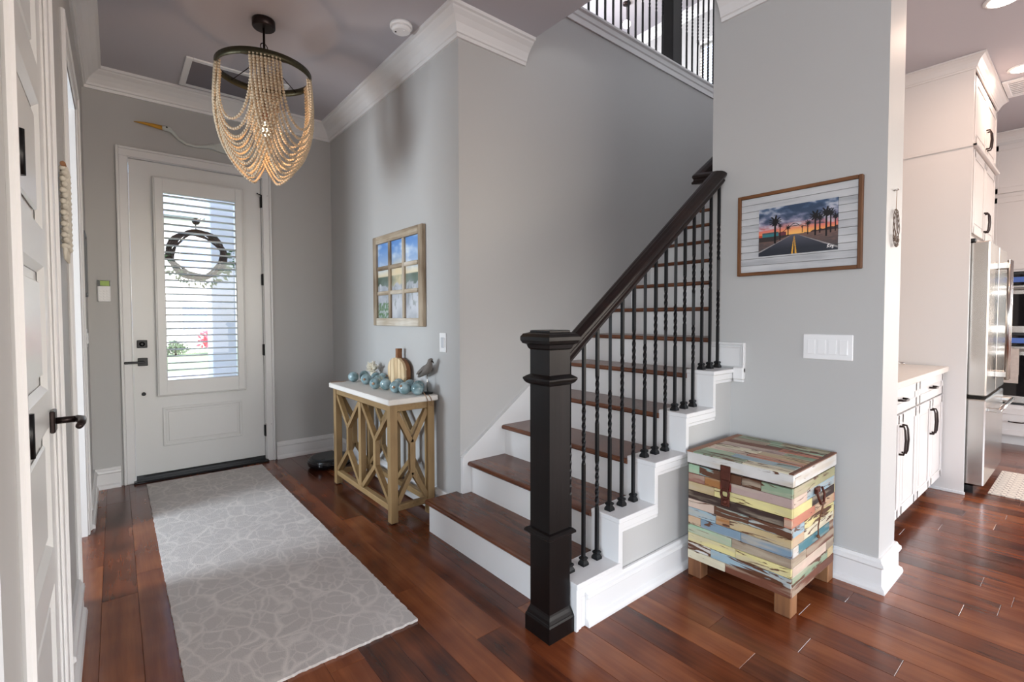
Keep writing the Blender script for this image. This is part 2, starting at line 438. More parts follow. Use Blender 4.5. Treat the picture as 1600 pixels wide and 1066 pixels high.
# upper floor seen past the stairwell
shell('wall_landing', [((1.0, 6.5, ZU), (3.4, 6.65, ZUC)), ((5.8, 6.5, ZU), (7.3, 6.65, ZUC)), ((3.4, 6.5, ZU), (5.8, 6.65, 4.1)), ((3.4, 6.5, 5.9), (5.8, 6.65, ZUC)),
                       ((7.15, YS, ZU), (7.3, 2.9, ZUC)), ((7.15, 4.1, ZU), (7.3, 6.5, ZUC)), ((7.15, 2.9, ZU), (7.3, 4.1, 4.35)), ((7.15, 2.9, 5.52), (7.3, 4.1, ZUC)),
                       ((1.98, YS, ZC+.37), (2.13, 6.5, ZUC))], M['wall'])
shell('ceiling_landing', [((1.0, YS-.12, ZUC), (7.3, 6.65, ZUC+.1))], M['ceil'])
shell('floor_landing', [((XR+.15, YB+.13, ZU-.3), (7.15, 6.5, ZU)), ((6.15, YS, ZU-.25), (7.15, YB+.13, ZU-.02))], M['floorbase'])

# floor: a base slab with single planks on it
floor_o = shell('floor', [((-4.15, -5.15, -.12), (8.15, YF+.02, -.014))], M['floorbase'])
PWID = .127
def in_view(x0, x1, y0, y1):
    for fx in (0, .5, 1):
        for fy in (0, .25, .5, .75, 1):
            d = Vector((x0+(x1-x0)*fx, y0+(y1-y0)*fy, -1.26))
            z = d.dot(fw)
            if z > .2:
                u = 800+F_PX*d.dot(rt2)/z; v = CY-F_PX*d.dot(up2)/z
                if -80 < u < 1680 and v < 1180: return True
    return False
rnd = random.Random(21)
x = XL-.05; planks = 0; rest = MB(); plank_list = []
solid = [(XR, 1.76, YB, YF), (XW+.02, 2.94, YW+.02, YS), (1.45, 8.0, YS+.02, 5), (2.94, 8.0, YS-.10, 5), (1.70, XW, 1.36, YS+.05)]
while x < 7.6:
    y = -1.2 - rnd.random()*1.2
    while y < YF:
        ln = rnd.choice((.55, .8, 1.0, 1.2, 1.45, 1.7, 1.9))
        y1 = min(y+ln, YF)
        xc, = (x+PWID/2,)
        ok = y1-y > .05
        for a, b, c, d in solid:
            if a <= xc <= b and y >= c-.01 and y1 <= d+.4: ok = False
        if ok and in_view(x, x+PWID, y, y1):
            plank_list.append((x, y, y1))
        else:
            if ok: rest.box((x+.0006, y+.0006, -.014), (x+PWID-.0006, y1-.0006, 0))
        y = y1
    x += PWID
for i, (px, y0, y1) in enumerate(plank_list):
    dz = (rnd.random()-.5)*.0006
    mb = MB(); mb.bbox((px+.0004, y0+.0004, -.0145), (px+PWID-.0004, y1-.0004, dz), .0009)
    c = Vector((px+PWID/2, (y0+y1)/2, 0))
    me_o = build(mb, 'plank', M['plank'], floor_o)
    me_o.data.transform(Matrix.Translation(-c)); me_o.location = c
ro = build(rest, 'plank_field', M['plank'], floor_o); ro['kind'] = 'stuff'
# study floor
shell('floor_study', [((-3.05, 2.45, -.013), (XL-.14, YF, 0)), ((XL-.14, D3[0], -.013), (XL-.05, D3[1], 0)), ((XL-.14, D2[0], -.013), (XL-.05, D2[1], 0))], M['floorbase'])

# mouldings
CROWN = [(0, ZC-.14), (.014, ZC-.14), (.018, ZC-.122), (.026, ZC-.118), (.03, ZC-.105), (.045, ZC-.075), (.068, ZC-.048), (.092, ZC-.03), (.098, ZC-.022), (.112, ZC-.018), (.114, ZC), (0, ZC)]
def trim(n, path, prof, side, mat=None):
    mb = MB(); mb.sweep(path, prof, side)
    return struct(build(mb, n, mat or M['trim'], origin=(path[0][0], path[0][1], 0)))
trim('trim_1', [(2.13, YB), (XR, YB), (XR, YF), (XL, YF), (XL, 1.1)], CROWN, 1)
trim('trim_2', [(XW, YS-.05), (XW, YW), (2.95, YW), (2.95, YS-.12), (4.65, YS-.12)], CROWN, -1)
CROWN2 = [(d, z-ZC+ZUC) for d, z in CROWN]
trim('trim_3', [(2.13, 6.5), (7.15, 6.5), (7.15, YS)], CROWN2, -1)
BB = [(0, 0), (.032, 0), (.032, .012), (.028, .024), (.018, .032), (.016, .034), (.016, .108), (.019, .112), (.026, .118), (.024, .132), (.016, .138), (.011, .152), (0, .152)]
trim('baseboard_front', [(DX0-.075, YF), (XL, YF), (XL, D3[1]+.10)], BB, 1)
trim('baseboard_hall', [(XR, YB+.005), (XR, YF), (DX1+.07, YF)], BB, 1)
trim('baseboard_left', [(XL, D3[0]-.10), (XL, D2[1]+.10)], BB, 1)
trim('baseboard_partition', [(XW, 1.33), (XW, YW), (2.95, YW), (2.95, YS-.12), (3.05, YS-.12)], BB, -1)

# casings
def casing_y(n, x0, x1, zt, y, wid=.07, parent=None):
    """casing on a wall that faces -Y"""
    mb = MB()
    for a, b in ((x0-wid, x0), (x1, x1+wid)):
        lo = a < x0
        mb.bbox((a+(.017 if lo else 0), y-.018, 0), (b-(0 if lo else .017), y, zt), .004)
        o = a if lo else b-.018
        mb.bbox((o, y-.026, 0), (o+.018, y, zt+wid), .004)
    mb.bbox((x0-wid+.017, y-.018, zt-.001), (x1+wid-.017, y, zt+wid-.017), .004)
    mb.bbox((x0-wid+.0175, y-.026, zt+wid-.018), (x1+wid-.0175, y, zt+wid-.0005), .004)
    return struct(build(mb, n, M['trim']))
def casing_x(n, y0, y1, zt, x, wid=.092, depth=.14):
    mb = MB()
    for a, b in ((y0-wid, y0), (y1, y1+wid)):
        lo = a < y0
        mb.bbox((x, a+(.021 if lo else 0), 0), (x+.011, b-(0 if lo else .021), zt), .004)
        o = a if lo else b-.022
        mb.bbox((x, o, 0), (x+.019, o+.022, zt+wid), .006)
    mb.bbox((x, y0-wid+.021, zt-.001), (x+.011, y1+wid-.021, zt+wid-.021), .004)
    mb.bbox((x, y0-wid+.0215, zt+wid-.022), (x+.019, y1+wid-.0215, zt+wid-.0005), .006)
    # jambs
    for a, b in ((y0, y0+.012), (y1-.012, y1)): mb.box((x-depth, a, 0), (x+.001, b, zt-.012))
    mb.box((x-depth, y0, zt-.012), (x+.001, y1, zt-.0015))
    return struct(build(mb, n, M['trim']))
casing_y('trim_4', DX0+.012, DX1-.012, DZ-.012, YF)
casing_x('trim_5', D2[0], D2[1], D2[2], XL)
casing_x('trim_6', D3[0], D3[1], D3[2], XL)

# ------------------------------------------------------------------ front door
door = struct(thing('door_1', 'white front door with a tall shuttered glass pane and black hinges', 'door', (.555, 4.72, 0)))
dx0, dx1, dy0, dy1 = .103, 1.007, 4.70, 4.745
mb = MB()   # leaf with a glass opening
gx0, gx1, gz0, gz1 = .305, .805, .74, 2.27
mb.box((dx0, dy0, .02), (gx0, dy1, 2.472)); mb.box((gx1, dy0, .02), (dx1, dy1, 2.472))
mb.box((gx0, dy0, .02), (gx1, dy1, gz0)); mb.box((gx0, dy0, gz1), (gx1, dy1, 2.472))
build(mb, 'door_leaf', M['door'], door)
mb = MB()   # jamb
mb.box((DX0, YF, 0), (dx0-.002, YF+.16, DZ)); mb.box((dx1+.002, YF, 0), (DX1, YF+.16, DZ)); mb.box((DX0, YF, 2.475), (DX1, YF+.16, DZ))
build(mb, 'door_jamb', M['trim'], door)
mb = MB()   # raised lower panel: groove frame and field
def frame_y(mb, x0, x1, z0, z1, y, wdt, out):
    mb.bbox((x0, y-out, z0), (x0+wdt, y, z1), out*.6); mb.bbox((x1-wdt, y-out, z0), (x1, y, z1), out*.6)
    mb.bbox((x0+wdt*.5, y-out, z0), (x1-wdt*.5, y, z0+wdt), out*.6); mb.bbox((x0+wdt*.5, y-out, z1-wdt), (x1-wdt*.5, y, z1), out*.6)
frame_y(mb, .275, .832, .248, .558, dy0, .022, .009)
mb.bbox((.312, dy0-.006, .285), (.795, dy0, .521), .006)
build(mb, 'lower_panel', M['door'], door)
build(MB().box((gx0, 4.718, gz0), (gx1, 4.724, gz1)), 'glass_pane', M['glass'], door)
sf = MB()
sx0, sx1, sz0, sz1 = .252, .857, .655, 2.355
fy = 4.655
sf.bbox((sx0, fy, sz0), (sx0+.06, dy0, sz1), .006); sf.bbox((sx1-.056, fy, sz0), (sx1, dy0, sz1), .006)
sf.bbox((sx0+.05, fy, sz0), (sx1-.05, dy0, sz0+.12), .006); sf.bbox((sx0+.05, fy, sz1-.115), (sx1-.05, dy0, sz1), .006)
frame_y(sf, sx0-.008, sx1+.008, sz0-.008, sz1+.008, fy+.016, .018, .012)
shut = build(sf, 'shutter_frame', M['door'], door)
lv = MB(); n = 10
pts = [(-.024*math.cos(2*math.pi*k/n), .0055*math.sin(2*math.pi*k/n)) for k in range(n)]
lv.prism(pts, 'x', sx0+.058, sx1-.054, True)
lou = None; nl = 27
for i in range(nl):
    z = .797+i*(2.222-.797)/(nl-1)
    if lou is None:
        lou = build(lv, 'louver', M['door'], shut)
        b = base_of(door)
        lou.data.transform(Matrix.Translation(Vector((0, b.y, b.z))))
        o = lou
    else: o = piece(lou, 'louver', shut, (0, 0, 0))
    o.location = Vector((0, 4.682, z)) - Vector((0, b.y, b.z)); o.rotation_euler = (math.radians(-6), 0, 0)
for z, flip in ((2.275, 1), (1.60, 0), (.985, 0), (.27, 1)):
    mb = MB(); mb.tube([(dx1+.004, 4.672, z-.05), (dx1+.004, 4.672, z+.05)], .0085, 10)
    mb.box((dx1-.006, 4.682, z-.048), (dx1+.02, 4.701, z+.048))
    h = build(mb, 'hinge', M['black'], door)
    if flip:
        mb = MB(); mb.tube([(dx1+.004, 4.672, z+.055), (dx1+.03, 4.662, z+.062), (dx1+.045, 4.66, z+.055)], .006, 8)
        mb.ball((dx1+.045, 4.66, z+.055), .009)
        if z > 1: mb.tube([(dx1+.004, 4.672, z+.055), (dx1-.035, 4.664, z+.068)], .005, 8)
        build(mb, 'hinge_stop', M['black'], h)
mb = MB(); mb.bbox((.125, 4.688, 1.035), (.19, 4.70, 1.095), .003); mb.lathe([(.018, 0), (.018, -.012), (.010, -.014), (.008, -.026)], (.157, 4.688, 1.065), 'y')
build(mb, 'deadbolt', M['black'], door)
mb = MB(); mb.bbox((.128, 4.690, .895), (.19, 4.70, .957), .003); mb.tube([(.158, 4.69, .926), (.158, 4.648, .926)], .009, 10)
mb.bbox((.045, 4.638, .917), (.17, 4.652, .935), .004)
build(mb, 'lever_handle', M['black'], door)
mb = MB(); mb.lathe([(.014, 0), (.014, -.006), (.009, -.009)], (.16, 4.70, .676), 'y'); build(mb, 'lock_knob', M['black'], door)
mb = MB(); mb.bbox((DX0, YF-.055, 0), (DX1, YF+.16, .016), .005); mb.box((DX0, YF-.02, .014), (DX1, YF+.02, .019))
build(mb, 'threshold', M['blackplastic'], door)
mb = MB(); mb.box((dx0, 4.692, .019), (dx1, 4.70, .045)); build(mb, 'door_sweep', M['blackplastic'], door)

# ------------------------------------------------------------------ left doors
def panel_door_x(y0, y1, z0, z1, x, th, root, npan=5):
    """door leaf facing +X built of stiles, rails and sunken panels"""
    st = .105; rl = .105
    mb = MB()
    mb.box((x-th, y0, z0), (x, y0+st, z1)); mb.box((x-th, y1-st, z0), (x, y1, z1))
    zs = []; h = (z1-z0-rl*1.15-rl-(npan-1)*rl)/npan; z = z0+rl*1.15+.0
    mb.box((x-th, y0+st, z0), (x, y1-st, z))
    for i in range(npan):
        zs.append((z, z+h)); mb.box((x-th, y0+st, z+h), (x, y1-st, min(z+h+rl, z1))); z += h+rl
    leaf = build(mb, 'door_leaf', M['door'], root)
    for a, b in zs:
        p = MB()
        p.box((x-th+.006, y0+st, a), (x-.016, y1-st, b))
        q = .03
        yy0, yy1 = y0+st, y1-st
        # sloping sticking round the panel
        o4 = [(x, yy0, a), (x, yy1, a), (x, yy1, b), (x, yy0, b)]
        i4 = [(x-.014, yy0+.018, a+.018), (x-.014, yy1-.018, a+.018), (x-.014, yy1-.018, b-.018), (x-.014, yy0+.018, b-.018)]
        p.add(o4+i4, [(0, 1, 5, 4), (1, 2, 6, 5), (2, 3, 7, 6), (3, 0, 4, 7)])
        p.bbox((x-.016, yy0+.045, a+.045), (x-.006, yy1-.045, b-.045), .008)
        build(p, 'door_panel', M['door'], leaf)
    return leaf
d2 = struct(thing('door_2', 'white five panel interior door with black lever handle', 'door', (XL-.02, 1.7, 0)))
panel_door_x(D2[0]+.014, D2[1]-.014, .012, D2[2]-.014, XL-.004, .036, d2)
for z in (2.22, 1.595, 1.02, .28):
    mb = MB(); mb.tube([(XL+.010, D2[0]+.012, z-.046), (XL+.010, D2[0]+.012, z+.046)], .0085, 10); mb.box((XL-.006, D2[0]+.004, z-.045), (XL+.010, D2[0]+.02, z+.045))
    build(mb, 'hinge', M['black'], d2)
mb = MB(); mb.bbox((XL-.004, 1.935, .925), (XL+.008, 2.0, .99), .003); mb.tube([(XL, 1.968, .957), (XL+.055, 1.968, .957)], .010, 12)
mb.tube([(XL+.055, 1.968, .957), (XL+.066, 1.95, .957), (XL+.068, 1.90, .956), (XL+.064, 1.862, .952)], [.0115, .0115, .010, .009], 12)
mb.ball((XL+.064, 1.862, .952), .009)
build(mb, 'lever_handle', M['bronze'], d2)
d3 = struct(thing('door_3', 'white five panel door swung open into the study', 'door', (XL-.16, D3[0], 0)))
mb = MB(); mb.box((-1.03, D3[0]-.045, .012), (XL-.15, D3[0]-.008, D3[2]-.014)); leaf3 = build(mb, 'door_leaf', M['door'], d3)
for i in range(5):
    mb = MB(); a = .14+i*.46; mb.bbox((-.92, D3[0]-.012, a), (XL-.26, D3[0]-.002, a+.35), .006); build(mb, 'door_panel', M['door'], leaf3)

# ------------------------------------------------------------------ staircase
RISE, RUN, NX0 = .19, .2645, 1.385
NST = 18
YC0, YC1 = 1.305, 1.46       # curb on the open side
stairs = thing('staircase', 'wooden staircase with dark treads and white risers climbing behind the grey wall', 'staircase', (1.4, 1.9, 0))
sb = base_of(stairs)
def tread_mesh(x0, x1, y0, y1, z, th=.028):
    mb = MB(); n = 5
    poly = [(x1, z), (x1, z-th)] + [(x0+th*.5-math.sin(math.pi*k/n)*th*.5, z-th/2-math.cos(math.pi*k/n)*th/2) for k in range(n+1)]
    mb.prism(poly, 'y', y0, y1, False)
    return mb
t1 = build(tread_mesh(NX0, NX0+RUN+.03, YC1-.005, YB+.042, RISE), 'tread', M['tread'], stairs)
# keep the first tread clear of the wall behind it
me = t1.data
t2 = None; r2 = None
for n in range(1, NST):
    if n == 1:
        bpy.data.objects.remove(t1)
        mb = tread_mesh(NX0, XR-.001, YC1, YB+.042, RISE)
        build(mb, 'tread', M['tread'], stairs)
        mb = MB(); mb.box((XR-.001, YC1, RISE-.028), (NX0+RUN+.03, YB-.001, RISE)); build(mb, 'tread_back', M['tread'], stairs)
        build(MB().box((NX0+.025, YC1, 0), (NX0+.043, YB+.03, RISE-.028)), 'riser', M['trim'], stairs)
        build(MB().box((NX0+.043, YB+.012, 0), (XR-.001, YB+.03, RISE-.028)), 'riser_return', M['trim'], stairs)
        continue
    y1 = YB-.02
    off = Vector(((n-2)*RUN, 0, (n-2)*RISE))
    if t2 is None:
        t2 = build(tread_mesh(NX0+RUN, NX0+2*RUN+.03, YC1, y1, 2*RISE), 'tread', M['tread'], stairs)
        r2 = build(MB().box((NX0+RUN+.025, YC1, RISE), (NX0+RUN+.043, y1, 2*RISE-.028)), 'riser', M['trim'], stairs)
    else:
        piece(t2, 'tread', stairs, off); piece(r2, 'riser', stairs, off)
# skirt board along the back wall
SL = RISE/RUN
mb = MB(); x9 = 6.15
mb.prism([(XR+.003, RISE), (XR+.003, .405), (x9, .405+SL*(x9-XR)), (x9, .405+SL*(x9-XR)-.4), (XR+.36, RISE)], 'y', YB-.02, YB)
build(mb, 'skirt_board', M['trim'], stairs)
mb = MB(); mb.bar((XR+.004, YB-.014, .411), (x9, YB-.014, .411+SL*(x9-XR)), .012, .028, (0, 1, 0)); build(mb, 'skirt_cap', M['trim'], stairs)
# under-stair body
# curb: stepped side wall, panel face grey, borders white
XC = [1.41+.2635*i for i in range(6)]
ZT = [.195+.1945*i for i in range(6)]
poly = [(XC[0], 0)]
for i in range(5):
    poly += [(XC[i], ZT[i]-.012), (XC[i+1] if i < 4 else XW, ZT[i]-.012)]
poly += [(XW, 0)]
build(MB().prism(poly, 'y', YC0+.022, YC1), 'stringer_wall', M['wall'], stairs)
for i in range(5):
    x0 = XC[i]; x1 = XC[i+1] if i < 4 else XW-.001; z = ZT[i]; zb = ZT[i-1] if i else 0
    mb = MB()
    mb.bbox((x0-.012, YC0-.006, z-.022), (x1-.001 if i < 4 else x1, YC1+.002, z), .003)
    build(mb, 'curb_cap', M['trim'], stairs)
    mb = MB(); mb.box((x0-.01, YC0, zb), (x0+.002, YC1+.001, z-.022)); build(mb, 'curb_riser', M['trim'], stairs)
    mb = MB()
    yb = YC0+.022
    mb.bbox((x0-.008, YC0+.002, z-.055), (x1 + (.024 if i < 4 else 0), yb, z-.022), .003)
    mb.bbox((x0+.022, YC0+.010, z-.075), (x1 + (.024 if i < 4 else 0), yb, z-.055), .004)
    zlo = zb-.055 if i else .0
    mb.bbox((x0-.008, YC0+.003, zlo), (x0+.024, yb, z-.05), .003)
    if i: mb.bbox((x0+.024, YC0+.012, zlo-.02), (x0+.036, yb, z-.06), .003)
    build(mb, 'curb_moulding', M['trim'], stairs)
mb = MB(); mb.sweep([(XC[0]+.05, YC0+.018), (XW-.034, YC0+.018)], BB, -1); build(mb, 'stringer_baseboard', M['trim'], stairs)
mb = MB(); mb.bbox((XC[0]+.023, YC0+.007, 0), (XC[0]+.052, YC0+.022, ZT[0]-.07), .003); build(mb, 'curb_moulding', M['trim'], stairs)
# white boxed return on the wall above the last curb step
mb = MB(); xx = XW
for a, b, c, d in ((1.245, 1.255, .955, 1.12), (1.255, 1.45, 1.108, 1.12), ):
    mb.bbox((xx-.022, a, c), (xx, b, d), .003)
mb.box((xx-.006, 1.25, .985), (xx, 1.449, 1.115))
frame = ((1.262, 1.272, .99, 1.1), (1.272, 1.44, 1.09, 1.1))
for a, b, c, d in frame: mb.bbox((xx-.014, a, c), (xx, b, d), .003)
mb.bbox((xx-.03, 1.245, .915), (xx, 1.305, .985), .006)
mb.bbox((xx-.02, 1.25, .90), (xx, 1.305, .92), .004)
build(mb, 'curb_return', M['trim'], stairs)

# railing
rail = thing('stair_railing', 'dark newel post with sloping handrail and black twisted iron balusters', 'railing', (1.333, 1.385, 0))
NC = (1.333, 1.388)
def sq(mb, h, z0, z1, r=.004, c=NC): mb.bbox((c[0]-h, c[1]-h, z0), (c[0]+h, c[1]+h, z1), r)
def sqprof(mb, prof, c=NC):
    vs = []; fs = []
    for h, z in prof: vs += [(c[0]-h, c[1]-h, z), (c[0]+h, c[1]-h, z), (c[0]+h, c[1]+h, z), (c[0]-h, c[1]+h, z)]
    for i in range(len(prof)-1):
        for k in range(4):
            k2 = (k+1) % 4; fs.append((i*4+k, i*4+k2, i*4+4+k2, i*4+4+k))
    fs.append((3, 2, 1, 0)); e = 4*(len(prof)-1); fs.append((e, e+1, e+2, e+3)); mb.add(vs, fs)
S = .056
mb = MB(); sqprof(mb, [(S, .09), (S, 1.155)]); npost = build(mb, 'newel_post', M['espresso'], rail)
mb = MB(); sqprof(mb, [(.071, 0), (.071, .062), (.068, .07), (.066, .072), (.063, .084), (.058, .096), (S, .104)]); build(mb, 'newel_base', M['espresso'], npost)
mb = MB(); sqprof(mb, [(S, .392), (.066, .398), (.074, .404), (.074, .412), (.066, .420), (S, .424)]); build(mb, 'newel_band', M['espresso'], npost)
mb = MB(); sqprof(mb, [(S, .996), (.066, 1.002), (.072, 1.008), (.077, 1.018), (.077, 1.024), (.066, 1.032), (S, 1.038)]); build(mb, 'newel_band', M['espresso'], npost)
mb = MB(); sqprof(mb, [(S, 1.135), (.062, 1.142), (.066, 1.155), (.078, 1.16), (.084, 1.172), (.084, 1.186), (.076, 1.198), (.056, 1.204), (.056, 1.210), (.05, 1.212)]); build(mb, 'newel_cap', M['espresso'], npost)
RY = 1.395
rz = lambda X: 1.150 + .765*(X-1.468)
prof = [(-.03, -.032), (.03, -.032), (.033, -.022), (.026, -.012), (.026, -.004), (.034, .006), (.034, .018), (.022, .028), (.010, .032), (-.010, .032), (-.022, .028), (-.034, .018), (-.034, .006), (-.026, -.004), (-.026, -.012), (-.033, -.022)]
def rail_sweep(path, mb):
    P = [Vector(p) for p in path]; n = len(P); k = len(prof); vs = []
    for i in range(n):
        dirs = []
        if i > 0: dirs.append((P[i]-P[i-1]).normalized())
        if i < n-1: dirs.append((P[i+1]-P[i]).normalized())
        d = sum(dirs, Vector()).normalized()
        side = d.cross(Vector((0, 0, 1))).normalized(); upv = side.cross(d).normalized()
        sc = 1.0
        if len(dirs) == 2: sc = 1/max(.5, math.sqrt((1+dirs[0].dot(dirs[1]))/2))
        for a, b in prof: vs.append(P[i] + side*a*sc + upv*b)
    fs = [(i*k+j, i*k+(j+1) % k, (i+1)*k+(j+1) % k, (i+1)*k+j) for i in range(n-1) for j in range(k)]
    fs += [tuple(range(k)), tuple((n-1)*k+j for j in range(k))]
    mb.add(vs, fs)
mb = MB(); XE = 2.652
rail_sweep([(NC[0]+S-.005, RY, rz(NC[0]+S-.005)), (XE, RY, rz(XE)), (XE+.004, RY+.115, rz(XE)+.012), (XE+.9, RY+.115, rz(XE)+.012+SL*.9)], mb)
build(mb, 'handrail', M['rail'], rail)
def baluster(x, z0, z1, kind, y=RY, parent=rail, h=.0066, shoe=True, mat=None):
    L_ = z1-z0
    tw = [(.36, .60)] if kind == 0 else ([(.22, .42), (.58, .78)] if kind == 1 else [(.45, .72)])
    zs = [(z0, 0.0)]; ang = 0.0
    for a, b in tw:
        za, zb = z0+L_*a, z0+L_*b; zs.append((za, ang)); n = max(8, int((zb-za)/.016))
        for i in range(1, n+1): zs.append((za+(zb-za)*i/n, ang+math.pi*.25*i)); 
        ang = zs[-1][1]
    zs.append((z1, ang))
    vs = []; fs = []
    for z, a in zs:
        for k in range(4):
            t = a+math.pi/4+k*math.pi/2; vs.append((x+math.cos(t)*h*1.414, y+math.sin(t)*h*1.414, z))
    for i in range(len(zs)-1):
        for k in range(4): fs.append((i*4+k, i*4+(k+1) % 4, i*4+4+(k+1) % 4, i*4+4+k))
    fs += [(3, 2, 1, 0), tuple(4*(len(zs)-1)+k for k in range(4))]
    mb = MB(); mb.add(vs, fs); b = build(mb, 'baluster', mat or M['iron'], parent)
    if shoe:
        mb = MB(); sqprof(mb, [(.0165, z0-.001), (.0165, z0+.010), (.0105, z0+.022), (.014, z0+.027), (.014, z0+.034), (.009, z0+.038)], (x, y)); build(mb, 'baluster_shoe', mat or M['iron'], b)
    return b
for k in range(15):
    bx = 1.452+.0866*k
    baluster(bx, ZT[k//3], rz(bx)-.036, (0, 1, 2)[(k*2) % 3])

# upper landing edge and railing
mb = MB(); mb.sweep([(2.13, YB), (7.15, YB)], [(0, ZU-.06), (.012, ZU-.06), (.014, ZU-.02), (.022, ZU-.012), (.026, ZU+.02), (.04, ZU+.03), (.04, ZU+.045), (.032, ZU+.052), (.0, ZU+.052)], -1)
struct(build(mb, 'trim_7', M['trim']))
struct(build(MB().box((2.13, YB-.001, ZU-.06), (7.15, YB+.2, ZU+.05)), 'trim_8', M['trim']))
ur = thing('landing_railing', 'black iron balusters and dark newel post along the upper landing edge', 'railing', (4.0, YB+.08, ZU+.05))
for i in range(46):
    bx = 2.25+.0975*i
    if abs(bx-3.96) > .1: baluster(bx, ZU+.05, ZU+1.0, 2, y=YB+.07, parent=ur, shoe=False)
mb = MB(); sqprof(mb, [(.06, ZU+.05), (.06, ZU+1.12)], (3.96, YB+.08)); build(mb, 'newel_post', M['espresso'], ur)
mb = MB(); mb.bbox((2.14, YB+.035, ZU+1.0), (7.1, YB+.105, ZU+1.06), .012); build(mb, 'handrail', M['rail'], ur)

# close the stairwell shell above the hall ceiling
shell('wall_stairwell', [((1.98, YS-.12, ZC+.37), (XW, YS, ZUC))], M['wall'])

# ------------------------------------------------------------------ print helper
def grid_print(name, parent, o, u, v, nu, nv, fn, mat=None, th=None):
    """flat print spanned by vectors u, v from corner o; fn(s,t)->sRGB 0..255 (t from bottom)"""
    o = Vector(o); u = Vector(u); v = Vector(v); mb = MB(); cols = []
    vs = []
    for j in range(nv+1):
        for i in range(nu+1):
            vs.append(o+u*(i/nu)+v*(j/nv)); cols.append(fn(i/nu, j/nv))
    fs = [(j*(nu+1)+i, j*(nu+1)+i+1, (j+1)*(nu+1)+i+1, (j+1)*(nu+1)+i) for j in range(nv) for i in range(nu)]
    mb.add(vs, fs)
    ob = build(mb, name, mat or M['print'], parent, fix=False)
    at = ob.data.color_attributes.new('print', 'FLOAT_COLOR', 'POINT')
    flat = []
    for c in cols: flat += [lin(min(255, max(0, c[0]))), lin(min(255, max(0, c[1]))), lin(min(255, max(0, c[2]))), 1.0]
    at.data.foreach_set('color', flat)
    return ob
def fbm(x, y, z=0.0, o=4): return mnoise.fractal(Vector((x, y, z)), 1.0, 2.0, o)
def mixc(a, b, t):
    t = min(1, max(0, t)); return tuple(p+(q-p)*t for p, q in zip(a, b))

# ------------------------------------------------------------------ rug
def rug_mat():
    mt, N, L, P = nt('rug_pile')
    tc = N.new('ShaderNodeTexCoord'); mp = N.new('ShaderNodeMapping'); mp.inputs['Scale'].default_value = (1, .8, 1)
    nz = N.new('ShaderNodeTexNoise'); nz.inputs['Scale'].default_value = 9; nz.inputs['Detail'].default_value = 2
    L.new(tc.outputs['Object'], mp.inputs[0]); L.new(mp.outputs[0], nz.inputs['Vector'])
    mxv = N.new('ShaderNodeMix'); mxv.data_type = 'RGBA'; mxv.inputs[0].default_value = .085
    L.new(mp.outputs[0], mxv.inputs[6]); L.new(nz.outputs['Color'], mxv.inputs[7])
    def edges(scale, wd):
        vo = N.new('ShaderNodeTexVoronoi'); vo.feature = 'DISTANCE_TO_EDGE'; vo.inputs['Scale'].default_value = scale
        L.new(mxv.outputs[2], vo.inputs['Vector'])
        mr = N.new('ShaderNodeMapRange'); mr.inputs['From Min'].default_value = 0; mr.inputs['From Max'].default_value = wd
        mr.inputs['To Min'].default_value = 1; mr.inputs['To Max'].default_value = 0; L.new(vo.outputs['Distance'], mr.inputs[0]); return mr
    a = edges(7.5, .07); b = edges(16, .08)
    mb2 = N.new('ShaderNodeMath'); mb2.operation = 'MULTIPLY'; mb2.inputs[1].default_value = .7; L.new(b.outputs[0], mb2.inputs[0])
    mxm = N.new('ShaderNodeMath'); mxm.operation = 'MAXIMUM'; L.new(a.outputs[0], mxm.inputs[0]); L.new(mb2.outputs[0], mxm.inputs[1])
    n2 = N.new('ShaderNodeTexNoise'); n2.inputs['Scale'].default_value = 5; n2.inputs['Detail'].default_value = 3; L.new(tc.outputs['Object'], n2.inputs['Vector'])
    mu = N.new('ShaderNodeMath'); mu.operation = 'MULTIPLY'; L.new(mxm.outputs[0], mu.inputs[0]); L.new(n2.outputs['Fac'], mu.inputs[1])
    fib = N.new('ShaderNodeTexNoise'); fib.inputs['Scale'].default_value = 260; fib.inputs['Detail'].default_value = 3; L.new(tc.outputs['Object'], fib.inputs['Vector'])
    cr = N.new('ShaderNodeMix'); cr.data_type = 'RGBA'; cr.inputs[6].default_value = rgb(182, 176, 172); cr.inputs[7].default_value = rgb(226, 219, 212)
    m3 = N.new('ShaderNodeMath'); m3.operation = 'MULTIPLY_ADD'; m3.inputs[1].default_value = .35; L.new(fib.outputs['Fac'], m3.inputs[0]); L.new(mu.outputs[0], m3.inputs[2])
    L.new(m3.outputs[0], cr.inputs[0]); L.new(cr.outputs[2], P.inputs['Base Color'])
    P.inputs['Roughness'].default_value = .95; P.inputs['Specular IOR Level'].default_value = .1; P.inputs['Sheen Weight'].default_value = .2
    bp = N.new('ShaderNodeBump'); bp.inputs['Strength'].default_value = .6; bp.inputs['Distance'].default_value = .006; L.new(fib.outputs['Fac'], bp.inputs['Height']); L.new(bp.outputs[0], P.inputs['Normal'])
    return mt
M['rug'] = rug_mat()
mb = MB(); rx0, rx1, ry0, ry1 = .158, .945, 1.775, 4.545
pl = []
for i in range(60): pl.append((rx0+(rx1-rx0)*i/60, ry0+rnd.uniform(-.003, .003)))
for i in range(160): pl.append((rx1+rnd.uniform(-.002, .002), ry0+(ry1-ry0)*i/160))
for i in range(60): pl.append((rx1-(rx1-rx0)*i/60, ry1+rnd.uniform(-.003, .003)))
for i in range(160): pl.append((rx0+rnd.uniform(-.002, .002), ry1-(ry1-ry0)*i/160))
mb.prism(pl, 'z', .0006, .011)
tag(build(mb, 'runner_rug', M['rug']), 'long grey runner rug with pale vein pattern lying before the front door', 'rug')

